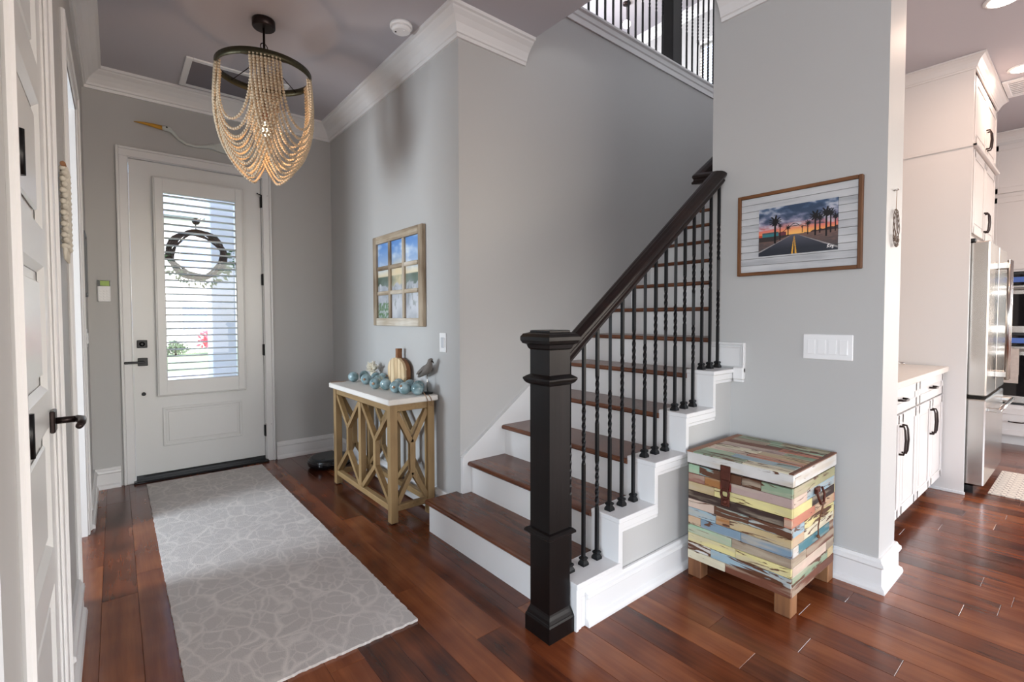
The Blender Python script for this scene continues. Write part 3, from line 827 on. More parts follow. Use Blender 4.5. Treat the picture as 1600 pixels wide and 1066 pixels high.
# ------------------------------------------------------------------ chandelier
CX, CYY, CZ = .735, 3.257, 2.745
ch = thing('bead_chandelier', 'swagged wooden bead chandelier hanging from a dark rod in the hall', 'chandelier', (CX, CYY, 2.1))
mb = MB(); mb.lathe([(.062, ZC), (.064, ZC-.006), (.064, ZC-.042), (.058, ZC-.048)], (CX, CYY, 0)); build(mb, 'canopy', M['bronze'], ch)
mb = MB(); mb.tube([(CX, CYY, ZC-.045), (CX, CYY, 2.56)], .0065, 10); build(mb, 'rod', M['bronze'], ch)
mb = MB(); mb.tube([(CX+.022*math.cos(t*math.pi/8), CYY+.01*math.cos(t*math.pi/8), 2.90+.022*math.sin(t*math.pi/8)) for t in range(17)], .003, 6); build(mb, 'rod_loop', M['bronze'], ch)
RR = .262
mb = MB(); sg = 64
for k in range(sg):
    a0, a1 = 2*math.pi*k/sg, 2*math.pi*(k+1)/sg
    vs = []
    for a in (a0, a1):
        for r, z in ((RR-.004, CZ-.02), (RR+.002, CZ-.02), (RR+.002, CZ+.02), (RR-.004, CZ+.02)): vs.append((CX+r*math.cos(a), CYY+r*math.sin(a), z))
    mb.add(vs, [(0, 1, 5, 4), (1, 2, 6, 5), (2, 3, 7, 6), (3, 0, 4, 7)], True)
ring = build(mb, 'ring', M['ring'], ch)
A0 = math.radians(258)     # a bundle hangs on the side towards the stairs opening
for k in range(4):
    a = A0+math.pi/4+k*math.pi/2
    mb = MB(); mb.tube([(CX, CYY, 2.845), (CX+(RR-.005)*math.cos(a), CYY+(RR-.005)*math.sin(a), CZ)], .0028, 6); build(mb, 'stay', M['bronze'], ch)
mb = MB(); mb.lathe([(.014, 2.56), (.019, 2.54), (.019, 2.47), (.014, 2.462)], (CX, CYY, 0)); build(mb, 'socket', plain('copper_socket', rgb(120, 70, 48), .35, metal=.8), ch)
mb = MB(); mb.lathe([(.010, 2.464), (.012, 2.452), (.022, 2.43), (.028, 2.41), (.027, 2.392), (.018, 2.376), (.006, 2.371)], (CX, CYY, 0), seg=20)
build(mb, 'bulb', emit('lit_bulb', (1.0, .78, .5, 1), 14), ch)
lamp = light('chandelier_lamp', 'POINT', (CX, CYY, 2.33), 4.0, (1.0, .62, .36), radius=.03)
NS = 9; BR = .0087
ico = MB(); ico.ball((0, 0, 0), 1, 6, 4)
def strand(p0, p1, a0, a1, sag, roff):
    n = 60; P = []
    for i in range(n+1):
        s = i/n; q = abs(2*s-1); dep = sag*(1-q**2.0)
        a = a0+(a1-a0)*(s-.12*math.sin(2*math.pi*s))
        k = min(1, dep/.64)
        r = (RR-.004+roff)*(1-.62*k**3.5) + .016*math.sin(math.pi*k)
        P.append(Vector((CX+r*math.cos(a), CYY+r*math.sin(a), CZ-.012-dep)))
    # resample to bead spacing
    out = []; acc = 0; st = BR*1.92; last = P[0]; out.append(P[0])
    for i in range(1, n+1):
        seg = P[i]-P[i-1]; l = seg.length; t = st-acc
        while t <= l:
            out.append(P[i-1]+seg*(t/l)); t += st
        acc = l-(t-st)
    mb = MB()
    for i, p in enumerate(out):
        t = (out[min(i+1, len(out)-1)]-out[max(i-1, 0)])
        mb.ball(p, BR*rnd.uniform(.9, 1.05), 6, 4, axis=t if t.length > 1e-6 else None, sc=(1, 1, 1.02))
    return mb
for q in range(4):
    for k in range(NS):
        f = k/(NS-1)                 # 0: inner, shallow swag; 1: outer, deep swag
        spread = math.radians(17)
        a0 = A0+q*math.pi/2 + spread*(1-2*f); a1 = A0+(q+1)*math.pi/2 - spread*(1-2*f)
        if q % 2: a0 += math.radians(1.9); a1 += math.radians(1.9)
        sag = .35+.28*f**.8
        roff = -.014 if q % 2 else .0
        build(strand(None, None, a0, a1, sag, roff), 'bead_strand', M['bead'], ch, fix=False)

# ------------------------------------------------------------------ ceiling fittings
def vent(name, x0, x1, y0, y1, z, label, n, along='x', inner=None, fr=.04):
    t = thing(name, label, 'vent', ((x0+x1)/2, (y0+y1)/2, z-.02))
    mb = MB()
    mb.bbox((x0, y0, z-.012), (x0+fr, y1, z-.0005), .003); mb.bbox((x1-fr, y0, z-.012), (x1, y1, z-.0005), .003)
    mb.bbox((x0+fr, y0, z-.012), (x1-fr, y0+fr, z-.0005), .003); mb.bbox((x0+fr, y1-fr, z-.012), (x1-fr, y1, z-.0005), .003)
    build(mb, 'frame', M['plastic'], t)
    build(MB().box((x0+fr*.5, y0+fr*.5, z-.003), (x1-fr*.5, y1-fr*.5, z-.0005)), 'backing', M['blackplastic'], t)
    first = None
    for i in range(n):
        mb = MB()
        if along == 'x':
            yy = y0+fr+(y1-y0-2*fr)*(i+.5)/n
            c = (0, yy-((y0+y1)/2), 0)
            if first is None: first = build(MB().bar((x0+fr, yy, z-.007), (x1-fr, yy, z-.007), .012, .002, (0, .6, .8)), 'slat', inner, t); y_first = yy
            else: piece(first, 'slat', t, (0, yy-y_first, 0))
        else:
            xx = x0+fr+(x1-x0-2*fr)*(i+.5)/n
            if first is None: first = build(MB().bar((xx, y0+fr, z-.007), (xx, y1-fr, z-.007), .012, .004, (.6, 0, .8)), 'slat', inner, t); x_first = xx
            else: piece(first, 'slat', t, (xx-x_first, 0, 0))
    return t
slatm = plain('grey_slat', rgb(120, 116, 122), .5)
vent('ceiling_vent', .417, 1.085, 4.015, 4.515, ZC, 'large white ceiling return vent with grey slats near the front door', 17, 'x', slatm)
sd = thing('smoke_detector', 'round white smoke detector on the hall ceiling', 'detector', (1.40, 2.775, ZC-.04))
mb = MB(); mb.lathe([(.068, ZC-.0005), (.068, ZC-.016), (.062, ZC-.022)], (1.40, 2.775, 0), seg=32); build(mb, 'base', M['plastic'], sd)
mb = MB(); mb.lathe([(.058, ZC-.022), (.055, ZC-.036), (.044, ZC-.043)], (1.40, 2.775, 0), seg=32); mb.lathe([(.008, ZC-.043), (.008, ZC-.046)], (1.41, 2.75, 0), seg=12); build(mb, 'cover', M['plastic'], sd)
mb = MB(); mb.lathe([(.005, ZC-.042), (.005, ZC-.046)], (1.37, 2.79, 0), seg=10); build(mb, 'button', M['blackplastic'], sd)

# ------------------------------------------------------------------ wall bird above the door
hb = thing('carved_heron', 'carved white heron with long yellow beak mounted above the front door', 'bird carving', (.7, YF-.012, 2.65))
def flat_shape(top, bot, y0, y1):
    poly = top + bot[::-1]
    mb = MB(); mb.prism(poly, 'y', y0, y1); return mb
cream = plain('weathered_white_wood', rgb(206, 210, 204), .6, var=.08, scale=12)
yel = plain('ochre_paint', rgb(206, 150, 44), .55, var=.15, scale=20)
mb = MB(); mb.tube([(.142, 4.648, 2.742), (.20, 4.648, 2.744), (.26, 4.648, 2.741), (.32, 4.648, 2.736)], [.002, .009, .014, .017], 8); build(mb, 'beak', yel, hb)
mb = MB(); mb.tube([(.312, 4.648, 2.736), (.335, 4.646, 2.737), (.36, 4.646, 2.735), (.38, 4.648, 2.72), (.42, 4.65, 2.675), (.47, 4.652, 2.648), (.53, 4.652, 2.642), (.60, 4.65, 2.655), (.66, 4.648, 2.672)], [.015, .021, .020, .013, .010, .009, .0095, .013, .02], 10)
neck = build(mb, 'neck', cream, hb)
mb = MB(); mb.ball((.343, 4.622, 2.740), .006); build(mb, 'eye', M['blackplastic'], neck)
tp = [(.62, 2.664), (.70, 2.70), (.82, 2.725), (.95, 2.72), (1.05, 2.70), (1.13, 2.672)]
bt = [(.62, 2.650), (.72, 2.628), (.85, 2.618), (.98, 2.632), (1.07, 2.655), (1.13, 2.668)]
build(flat_shape(tp, bt, YF-.03, YF-.0005), 'body', cream, hb)
build(flat_shape([(.78, 2.715), (.9, 2.73), (1.10, 2.71)], [(.78, 2.68), (.92, 2.672), (1.10, 2.70)], YF-.042, YF-.03), 'wing', cream, hb)

# ------------------------------------------------------------------ keypad and things on the left wall
kp = thing('alarm_keypad', 'white alarm keypad with small green screen beside the front door', 'keypad', (-.057, YF-.01, 1.38))
mb = MB(); mb.bbox((-.095, YF-.02, 1.385), (-.02, YF-.0005, 1.545), .006); build(mb, 'body', M['plastic'], kp)
build(MB().box((-.094, YF-.0215, 1.50), (-.021, YF-.0195, 1.543)), 'screen', M['blackplastic'], kp)
build(MB().box((-.078, YF-.0222, 1.503), (-.026, YF-.0214, 1.539)), 'display', emit('green_display', rgb(150, 176, 90), .15), kp)
for i in range(3):
    for j in range(4):
        build(MB().bbox((-.083+i*.02, YF-.0225, 1.40+j*.02), (-.069+i*.02, YF-.0195, 1.412+j*.02), .001), 'key', M['plastic'], kp)
sg = thing('wall_sign', 'grey narrow framed sign on the wall beyond the open study doorway', 'sign', (XL+.01, 4.1, 1.4))
mb = MB(); y0, y1, z0, z1 = 3.86, 4.14, 1.40, 1.79
mb.bbox((XL+.0005, y0, z0), (XL+.022, y0+.02, z1), .003); mb.bbox((XL+.0005, y1-.02, z0), (XL+.022, y1, z1), .003); mb.bbox((XL+.0005, y0, z0), (XL+.022, y1, z0+.02), .003); mb.bbox((XL+.0005, y0, z1-.02), (XL+.022, y1, z1), .003)
build(mb, 'frame', plain('grey_sign_frame', rgb(120, 122, 124), .6), sg)
build(MB().box((XL+.0005, y0+.02, z0+.02), (XL+.01, y1-.02, z1-.02)), 'board', plain('pale_sign_board', rgb(190, 194, 192), .6), sg)
sw = thing('light_switch', 'white light switch plate on the wall under the narrow framed sign', 'switch', (XL+.005, 4.15, 1.1))
build(MB().bbox((XL+.0005, 4.09, 1.075), (XL+.008, 4.21, 1.195), .003), 'plate', M['plastic'], sw)
for yy in (4.125, 4.175): build(MB().bbox((XL+.008, yy-.016, 1.10), (XL+.015, yy+.016, 1.17), .003), 'rocker', M['plastic'], sw)
mc = thing('macrame_hanging', 'cream knotted macrame hanging on the wall strip between the two left doors', 'wall hanging', (XL+.02, 2.4, 1.5))
crm = plain('cotton_cord', rgb(206, 200, 186), .95, var=.1, scale=40)
mb = MB(); mb.tube([(XL+.022, 2.30, 1.80), (XL+.022, 2.50, 1.80)], .008, 8); build(mb, 'dowel', M['rawwood'], mc)
for i in range(9):
    mb = MB(); yy = 2.315+i*.021
    for j in range(15): mb.ball((XL+.019+.006*((i+j) % 2), yy+.004*(-1)**j, 1.79-j*.0195), .0105, 6, 4)
    mb.tube([(XL+.02, yy, 1.51), (XL+.02, yy+.003, 1.47)], [.007, .004], 6); build(mb, 'knot_cord', crm, mc, fix=False)

# ------------------------------------------------------------------ console table
ct = thing('console_table', 'narrow oak console table with lattice sides and white top against the hall wall', 'table', (1.43, 3.2, 0))
tx0, tx1, ty0, ty1 = 1.268, 1.572, 2.705, 3.69
mb = MB(); mb.bbox((1.248, 2.685, .735), (1.59, 3.725, .77), .005); build(mb, 'table_top', M['stone'], ct)
lg = .048
ys_ = (ty0, (ty0+ty1-lg)/2, ty1-lg)
for xx in (tx0, tx1-lg):
    for yy in ys_:
        if yy == ys_[1]:
            build(MB().bbox((xx+.004, yy+.004, .112), (xx+lg-.004, yy+lg-.004, .69), .003), 'middle_post', M['oak'], ct); continue
        l = build(MB().bbox((xx, yy, .008), (xx+lg, yy+lg, .735), .003), 'leg', M['oak'], ct)
        build(MB().lathe([(.014, 0), (.014, .01)], (xx+lg/2, yy+lg/2, 0), seg=12), 'foot_pad', M['blackplastic'], l)
def rails(a, b):
    build(MB().bbox(a, b, .003), 'rail', M['oak_h'], ct)
M['oak_h'] = wood('pale_oak_horizontal', rgb(112, 88, 56), rgb(146, 118, 78), rgb(172, 144, 102), .55, axis=1, grain=26, rnd=.25)
for xx in (tx0+.006, tx1-lg+.006):
    for za, zb in ((.69, .735), (.075, .112)):
        rails((xx, ys_[0]+lg, za), (xx+.036, ys_[2], zb))
for yy in (ty0+.006, ty1-lg+.006):
    for za, zb in ((.69, .735), (.075, .112)): rails((tx0+lg, yy, za), (tx1-lg, yy+.036, zb))
def lattice(p0, p1, zt, zb, nrm):
    """Y, post and inverted Y between two legs"""
    p0 = Vector((p0[0], p0[1], 0)); p1 = Vector((p1[0], p1[1], 0)); c = (p0+p1)/2
    z1, z2 = .475, .305; bw = .03
    top = Vector((0, 0, zt)); bot = Vector((0, 0, zb))
    for a, b in ((p0+top, c+Vector((0, 0, z1))), (p1+top, c+Vector((0, 0, z1))), (p0+bot, c+Vector((0, 0, z2))), (p1+bot, c+Vector((0, 0, z2)))):
        build(MB().bar(a, b, bw, .03, nrm), 'lattice_bar', M['oak'], ct)
    build(MB().bar(c+Vector((0, 0, z2-.012)), c+Vector((0, 0, z1+.012)), bw+.004, .032, nrm), 'lattice_post', M['oak'], ct)
for xx in (tx0+lg/2, tx1-lg/2):
    for k in (0, 1): lattice((xx, ys_[k]+lg), (xx, ys_[k+1]), .682, .12, (1, 0, 0))
for yy in (ty0+lg/2, ty1-lg/2): lattice((tx0+lg, yy), (tx1-lg, yy), .682, .12, (0, 1, 0))

# things on the console table
def float_mat():
    mt, N, L, P = nt('blue_green_glass_float')
    tc = N.new('ShaderNodeTexCoord'); n1 = N.new('ShaderNodeTexNoise'); n1.inputs['Scale'].default_value = 26; n1.inputs['Detail'].default_value = 4
    oi = N.new('ShaderNodeObjectInfo'); vm = N.new('ShaderNodeVectorMath'); vm.operation = 'ADD'; L.new(tc.outputs['Object'], vm.inputs[0]); L.new(oi.outputs['Location'], vm.inputs[1]); L.new(vm.outputs[0], n1.inputs['Vector'])
    cr = N.new('ShaderNodeValToRGB'); e = cr.color_ramp.elements; e[0].position = .35; e[0].color = rgb(96, 124, 128); e[1].position = .7; e[1].color = rgb(160, 184, 190)
    L.new(n1.outputs['Fac'], cr.inputs[0]); L.new(cr.outputs[0], P.inputs['Base Color']); P.inputs['Roughness'].default_value = .22; P.inputs['Coat Weight'].default_value = .4
    return mt
M['float'] = float_mat()
FL = [(1.408, 3.644), (1.431, 3.45), (1.385, 3.184), (1.418, 3.09), (1.414, 2.93), (1.432, 2.838), (1.477, 2.754), (1.503, 3.66), (1.53, 3.50), (1.548, 3.415), (1.487, 3.035), (1.52, 2.935), (1.538, 2.852), (1.462, 3.31)]
for i, (fx, fy_) in enumerate(FL):
    t = thing('glass_float', 'small blue green glass fishing float strung on cord on the console table', 'float', (fx, fy_, .77), 'glass floats on the console table')
    ax = Vector((rnd.uniform(-1, 1), rnd.uniform(-1, 1), rnd.uniform(-.3, .5)))
    if i in (1, 2, 4): ax = Vector((-.75, -.75, .05))
    ax.normalize(); c = Vector((fx, fy_, .77+.0402))
    if i == 0: t['label'] = 'blue green glass float beside the loose cord end on the console table'
    if i == 6: t['label'] = 'blue green glass float touching the dark base of the shorebird figure'
    if i == 7: t['label'] = 'blue green glass float at the wall side of the loose cord float'
    build(MB().ball(c, .04, 20, 12, axis=ax, sc=(1, 1, .95)), 'globe', M['float'], t)
    mb = MB(); mb.lathe([(.009, .034), (.009, .041), (.005, .043)], c, ax, seg=10); build(mb, 'cord_plug', M['cork'], t)
def twine(pts, label):
    P = []
    for i in range(len(pts)-1):
        for s in range(6):
            P.append(Vector(pts[i]).lerp(Vector(pts[i+1]), s/6))
    P.append(Vector(pts[-1]))
    tag(build(MB().tube(P, .0028, 6), 'twine', M['cork']), label, 'cord')
twine([(1.37, 3.69, .776), (1.33, 3.70, .774), (1.29, 3.71, .774), (1.262, 3.715, .774)], 'loose end of tan cord beyond the last float on the console table')
twine([(1.50, 2.715, .79), (1.50, 2.69, .776), (1.505, 2.676, .75), (1.52, 2.676, .715), (1.535, 2.676, .708), (1.545, 2.676, .72), (1.53, 2.68, .76), (1.52, 2.69, .776)], 'looped tan cord hanging over the short edge of the console table')
pk = thing('wooden_pumpkin', 'pale grooved wooden pumpkin cutout leaning on the wall behind the floats', 'ornament', (1.555, 3.18, .77))
palew = wood('pale_pumpkin_wood', rgb(176, 142, 100), rgb(226, 200, 160), rgb(240, 222, 190), .6, axis=2, grain=30, rnd=.2)
edge = wood('bark_edge_wood', rgb(96, 60, 34), rgb(140, 92, 54), rgb(160, 112, 70), .6, axis=2)
ycp, zcp = 3.18, .875
for i in range(5):      # five vertical lobes side by side
    f0, f1 = -1+i*.4, -1+(i+1)*.4
    W, Hh = .133, .104
    poly = []
    nn = 8
    def hz(f): return Hh*(max(0, 1-abs(f)**2.1))**.5*(1.0) if abs(f) < 1 else .0
    fs_ = [f0+(f1-f0)*k/nn for k in range(nn+1)]
    up_ = [(ycp-f*W, zcp+max(.018, hz(f*.97))) for f in fs_]; dn = [(ycp-f*W, zcp-max(.018, hz(f*.97))) for f in fs_]
    poly = up_+dn[::-1]
    poly = [(ycp-(f0+f1)/2*W+(y-(ycp-(f0+f1)/2*W))*.90, z) for y, z in poly]
    build(MB().prism(poly, 'x', 1.536, 1.556), 'lobe', palew, pk)
poly = [(ycp-f/10*.131, zcp+max(.018, Hh*(max(0, 1-abs(f/10*.97)**2.1))**.5)-.002) for f in range(-10, 11)] + [(ycp+f/10*.131, zcp-max(.018, Hh*(max(0, 1-abs(f/10*.97)**2.1))**.5)) for f in range(-10, 11)]
build(MB().prism(poly, 'x', 1.553, 1.585), 'backing', edge, pk)
build(MB().prism([(3.165, .97), (3.20, .97), (3.196, 1.01), (3.199, 1.044), (3.163, 1.044), (3.168, 1.01)], 'x', 1.545, 1.58), 'stem', edge, pk)
bd = thing('shorebird_figure', 'grey carved shorebird on thin metal leg with dark base at the table end', 'figurine', (1.555, 2.765, .77))
mb = MB(); mb.lathe([(.034, .7702), (.036, .776), (.030, .782), (.010, .786)], (1.555, 2.764, 0), seg=20); build(mb, 'base', M['black'], bd)
mb = MB(); mb.tube([(1.555, 2.764, .78), (1.555, 2.762, .905)], .0022, 6); build(mb, 'leg', M['steel'], bd)
birdw = plain('driftwood_grey', rgb(112, 106, 100), .75, var=.3, scale=30, bump=.4)
mb = MB()
mb.tube([(1.555, 2.888, .868), (1.555, 2.872, .874), (1.555, 2.84, .895), (1.555, 2.80, .916), (1.555, 2.77, .928), (1.555, 2.745, .942), (1.555, 2.733, .962), (1.555, 2.727, .978), (1.555, 2.722, .988), (1.555, 2.712, .991), (1.555, 2.703, .988)],
        [.004, .010, .022, .030, .032, .028, .020, .0165, .0165, .014, .006], 12)
build(mb, 'body', birdw, bd)
mb = MB(); mb.tube([(1.555, 2.706, .988), (1.555, 2.690, .982), (1.555, 2.678, .974)], [.006, .004, .0012], 8); build(mb, 'beak', M['bronze'], bd)
for s in (-1, 1):
    mb = MB(); mb.ball((1.555+s*.024, 2.81, .918), .03, 10, 6, axis=(0, -.9, .42), sc=(.3, .75, 1.9) if False else (.75, .3, 1.9)); build(mb, 'wing', birdw, bd)
mb = MB(); c = Vector((1.542, 3.582, .845))
mb.lathe([(.028, -.0748), (.022, -.05), (.022, 0)], c, seg=10)
for i in range(60):
    th = rnd.uniform(0, 2*math.pi); ph = rnd.uniform(.0, 1.45)
    d = Vector((math.cos(th)*math.sin(ph)*.55, math.sin(th)*math.sin(ph), math.cos(ph)*.9)); L_ = rnd.uniform(.055, .095)
    m1 = c+d*L_*.55; e1 = c+d*L_+Vector((rnd.uniform(-.008, .004), rnd.uniform(-.012, .012), rnd.uniform(0, .008)))
    if e1.x > 1.6: e1.x = 1.6
    mb.tube([c, m1, e1], [.006, .0045, .003], 5); mb.ball(e1, .0042, 5, 4)
    b2 = m1+Vector((rnd.uniform(-.015, .01), rnd.uniform(-.02, .02), rnd.uniform(.005, .02))); mb.tube([m1, b2], [.004, .0028], 5)
tag(build(mb, 'coral', M['coral'], fix=False), 'cream branching coral piece standing among the glass floats', 'ornament')

# ------------------------------------------------------------------ window-frame art on the hall wall
wa = thing('window_frame_art', 'weathered nine pane window frame with beach view on the hall wall', 'wall art', (XR-.015, 3.25, 1.2))
ay0, ay1, az0, az1 = 2.864, 3.652, 1.203, 1.887
xa, xb = XR-.032, XR-.001
fw_ = .058
for a, b in (((ay0, az0), (ay0+fw_, az1)), ((ay1-fw_, az0), (ay1, az1))): build(MB().bbox((xa, a[0], a[1]), (xb, b[0], b[1]), .004), 'frame_stile', M['lathe'], wa)
M['lathe_h'] = wood('driftwood_rail', rgb(104, 84, 62), rgb(170, 154, 132), rgb(218, 212, 200), .75, axis=1, grain=40, rnd=.5, bump=.5)
for a, b in ((az0, az0+fw_), (az1-fw_, az1)): build(MB().bbox((xa-.001, ay0+fw_, a), (xb, ay1-fw_, b), .004), 'frame_rail', M['lathe_h'], wa)
ww = (ay1-ay0-2*fw_); hh = (az1-az0-2*fw_); bar_ = .03
for k in (1, 2):
    yy = ay0+fw_+ww*k/3; build(MB().bbox((xa+.002, yy-bar_/2, az0+fw_), (xb, yy+bar_/2, az1-fw_), .004), 'muntin', M['lathe'], wa)
    zz = az0+fw_+hh*k/3
    for q in range(3):
        build(MB().bbox((xa+.003, ay0+fw_+ww*q/3+bar_*.5, zz-bar_/2), (xb, ay0+fw_+ww*(q+1)/3-bar_*.5, zz+bar_/2), .004), 'muntin', M['lathe_h'], wa)
def beach(s, t):     # s: 0 far (left in view) .. 1 near, t from bottom
    n = fbm(s*5, t*4, 2.1)
    if t > .55:
        c = mixc((196, 206, 220), (92, 140, 205), (t-.55)/.4); c = mixc(c, (232, 238, 242), max(0, n*.9+fbm(s*3+t*5, t*9, 7)*.8))
        sun_ = math.exp(-((s-.5)**2/.03+(t-.58)**2/.02)); c = mixc(c, (236, 206, 150), sun_*.9)
        if t < .68: c = mixc((222, 206, 172), c, (t-.55)/.13)
        return c
    edge_ = .43+.06*fbm(s*7, 0, 3)
    if t > edge_: 
        c = mixc((120, 132, 128), (214, 198, 160), math.exp(-(s-.5)**2/.02)); return mixc(c, (76, 92, 76), .8*max(0, abs(s-.5)*2.2-.1+n))
    c = mixc((160, 164, 172), (196, 198, 204), .5+n); 
    if s < .3 and t < .2: c = mixc(c, (70, 112, 62), .5+fbm(s*30, t*30, 1)*1.2)
    if fbm(s*26, t*7, 9) > .35 and t > .12: c = mixc(c, (110, 118, 112), .5)
    return c
for i in range(3):
    for j in range(3):
        y0 = ay0+fw_+ww*i/3; y1 = y0+ww/3; z0 = az0+fw_+hh*j/3; z1 = z0+hh/3
        grid_print('pane', wa, (xb-.012, y1, z0), (0, y0-y1, 0), (0, 0, z1-z0), 22, 22, lambda s, t, i=i, j=j: beach(((2-i)+s)/3, (j+t)/3))
ds = thing('dimmer_switch', 'white dimmer switch plate on the hall wall near the stairs', 'switch', (XR-.005, 2.65, 1.05))
build(MB().bbox((XR-.007, 2.612, 1.043), (XR-.0005, 2.69, 1.166), .003), 'plate', M['plastic'], ds)
build(MB().bbox((XR-.012, 2.632, 1.072), (XR-.007, 2.666, 1.138), .002), 'rocker', plain('pale_grey_plastic', rgb(206, 208, 212), .35), ds)
build(MB().bbox((XR-.014, 2.618, 1.075), (XR-.007, 2.627, 1.135), .002), 'slider', M['plastic'], ds)

# ------------------------------------------------------------------ robot vacuum
rv = thing('robot_vacuum', 'black round robot vacuum on the floor behind the console table', 'vacuum', (1.39, 4.17, 0))
c0 = (1.395, 4.17, 0)
mb = MB(); mb.lathe([(.160, .012), (.170, .02), (.170, .066), (.164, .078), (.15, .081)], c0, seg=48); build(mb, 'body', M['blackplastic'], rv)
mb = MB(); mb.lathe([(.148, .081), (.146, .086), (.14, .087)], c0, seg=48); lid = build(mb, 'lid', plain('dark_grey_plastic', rgb(46, 48, 52), .3), rv)
mb = MB(); mb.bbox((1.30, 4.08, .0865), (1.33, 4.10, .0885), .001); build(mb, 'button', M['black'], lid)
mb = MB(); mb.lathe([(.173, .028), (.175, .034), (.175, .058), (.173, .062)], c0, seg=48); build(mb, 'bumper', M['blackglass'], rv)
for s in (-1, 1): build(MB().lathe([(.03, -.01), (.03, .01)], (1.395+s*.11, 4.17, .03), 'x', seg=16), 'wheel', M['blackplastic'], rv)

# ------------------------------------------------------------------ framed photograph and switches on the grey wall
fp = thing('framed_photograph', 'framed sunset road photograph with whitewashed plank mat on the grey wall', 'picture', (XW-.015, 1.0, 1.49))
py0, py1, pz0, pz1 = .712, 1.288, 1.486, 1.918
x0, x1 = XW-.026, XW-.001; fr = .017
M['frame_v'] = wood('brown_frame_wood', rgb(74, 44, 22), rgb(120, 76, 38), rgb(160, 112, 66), .55, axis=2, grain=30)
M['frame_h'] = wood('brown_frame_wood_rail', rgb(74, 44, 22), rgb(120, 76, 38), rgb(160, 112, 66), .55, axis=1, grain=30)
for a, b in ((py0, py0+fr), (py1-fr, py1)): build(MB().bbox((x0, a, pz0), (x1, b, pz1), .002), 'frame_side', M['frame_v'], fp)
for a, b in ((pz0, pz0+fr), (pz1-fr, pz1)): build(MB().bbox((x0, py0+fr, a), (x1, py1-fr, b), .002), 'frame_side', M['frame_h'], fp)
M['whitewash'] = wood('whitewashed_plank', rgb(140, 142, 146), rgb(190, 191, 193), rgb(214, 214, 214), .7, axis=1, grain=34, rnd=.12, bump=.3)
nb = 11
for i in range(nb):
    za = pz0+fr+(pz1-pz0-2*fr)*i/nb; zb = pz0+fr+(pz1-pz0-2*fr)*(i+1)/nb
    build(MB().bbox((x1-.014-.001*(i % 2), py0+fr, za+.0008), (x1, py1-fr, zb-.0008), .001), 'mat_plank', M['whitewash'], fp)
def strokes(s, t, segs, wd):
    for ax_, ay_, bx_, by_ in segs:
        dx, dy = bx_-ax_, by_-ay_; L2 = dx*dx+dy*dy+1e-9; k = min(1, max(0, ((s-ax_)*dx+(t-ay_)*dy)/L2))
        if ((s-ax_-k*dx)**2+((t-ay_-k*dy)*.67)**2) < wd*wd: return True
    return False
PALMS = [(.225, .70, .30, .085), (.395, .54, .44, .035), (.645, .58, .42, .04), (.735, .70, .38, .075), (.79, .66, .42, .05), (.865, .74, .34, .075), (.915, .72, .40, .06), (.97, .64, .42, .045), (.575, .52, .47, .016), (.29, .6, .36, .03)]
SIG = [(.880, .055, .892, .125), (.882, .09, .905, .125), (.886, .088, .905, .055), (.912, .085, .920, .062), (.920, .062, .926, .09), (.934, .09, .938, .066), (.938, .066, .950, .09), (.950, .09, .944, .035), (.944, .035, .934, .04)]
ARCH = [(.33, .47, .40, .55), (.40, .55, .45, .565), (.45, .565, .49, .565), (.49, .565, .555, .56), (.555, .56, .62, .53), (.62, .53, .66, .52), (.43, .575, .46, .61), (.46, .61, .50, .61), (.50, .61, .53, .575)]
def sunset(s, t):
    hz = .40
    if strokes(s, t, SIG, .0042): return (225, 222, 220)
    # palms
    for px, top, bot, rr in PALMS:
        if abs(s-px) < .009*(rr/.07)+.002 and bot-.06 < t < top: return (22, 18, 22)
        d = math.hypot(s-px, (t-top)*.62); a = math.atan2(t-top, s-px)
        if d < rr*(.74+.30*math.cos(a*11+px*40)) and t > top-rr*1.0: return (20, 20, 24)
    if strokes(s, t, ARCH, .0045): return (40, 30, 36)
    if t < hz:
        vx, vy = .475, hz
        f = (hz-t)/hz; xr = (s-vx)/(f+.02)
        if abs(xr) < .62:
            if .012 < abs(xr-.0) < .035 and f > .1: return (222, 164, 60)
            return mixc((92, 92, 104), (44, 48, 58), f*1.4) if abs(xr) < .56 else (150, 146, 146)
        c = mixc((120, 92, 84), (62, 62, 66), f+.3*fbm(s*14, t*30, 3)); 
        if xr < -.9 and t > .3: c = (58, 50, 50)
        return c
    if s < .27 and t < .49 and s > .05: return (56, 122, 128) if t < .455 else (70, 90, 96)
    if .27 <= s < .37 and t < .47+.02*fbm(s*20,1,1): return (104, 52, 62)
    if s <= .07 and t < .44: return (190, 70, 50)
    if s > .60 and t < hz+(s-.6)*.16+.03*fbm(s*16, 2, 5): return (60, 46, 48)
    cl = fbm(s*6+1.5*t, t*9, 4.4, 5)
    base_ = mixc((250, 170, 80), (226, 120, 110), (t-hz)/.12) if t < hz+.12 else mixc((226, 120, 110), (138, 120, 146), (t-hz-.12)/.14)
    if t > hz+.24: base_ = mixc((140, 134, 158), (70, 92, 122), (t-hz-.24)/.3)
    glow = math.exp(-((s-.5)**2/.05+(t-hz)**2/.02)); base_ = mixc(base_, (255, 196, 110), glow*.8)
    if t > hz+.14: base_ = mixc(base_, (206, 206, 214) if cl > 0 else (48, 66, 90), min(.8, abs(cl)*1.5))
    return base_
fy0, fy1, fz0, fz1 = .809, 1.176, 1.584, 1.832
build(MB().box((x1-.017, fy0, fz0), (x1-.002, fy1, fz1)), 'photo_backing', M['blackplastic'], fp)
grid_print('photo_print', fp, (x1-.0178, fy1, fz0), (0, fy0-fy1, 0), (0, 0, fz1-fz0), 230, 155, sunset)
sp = thing('switch_plate', 'white four gang switch plate under the framed photograph', 'switch', (XW-.005, .84, 1.05))
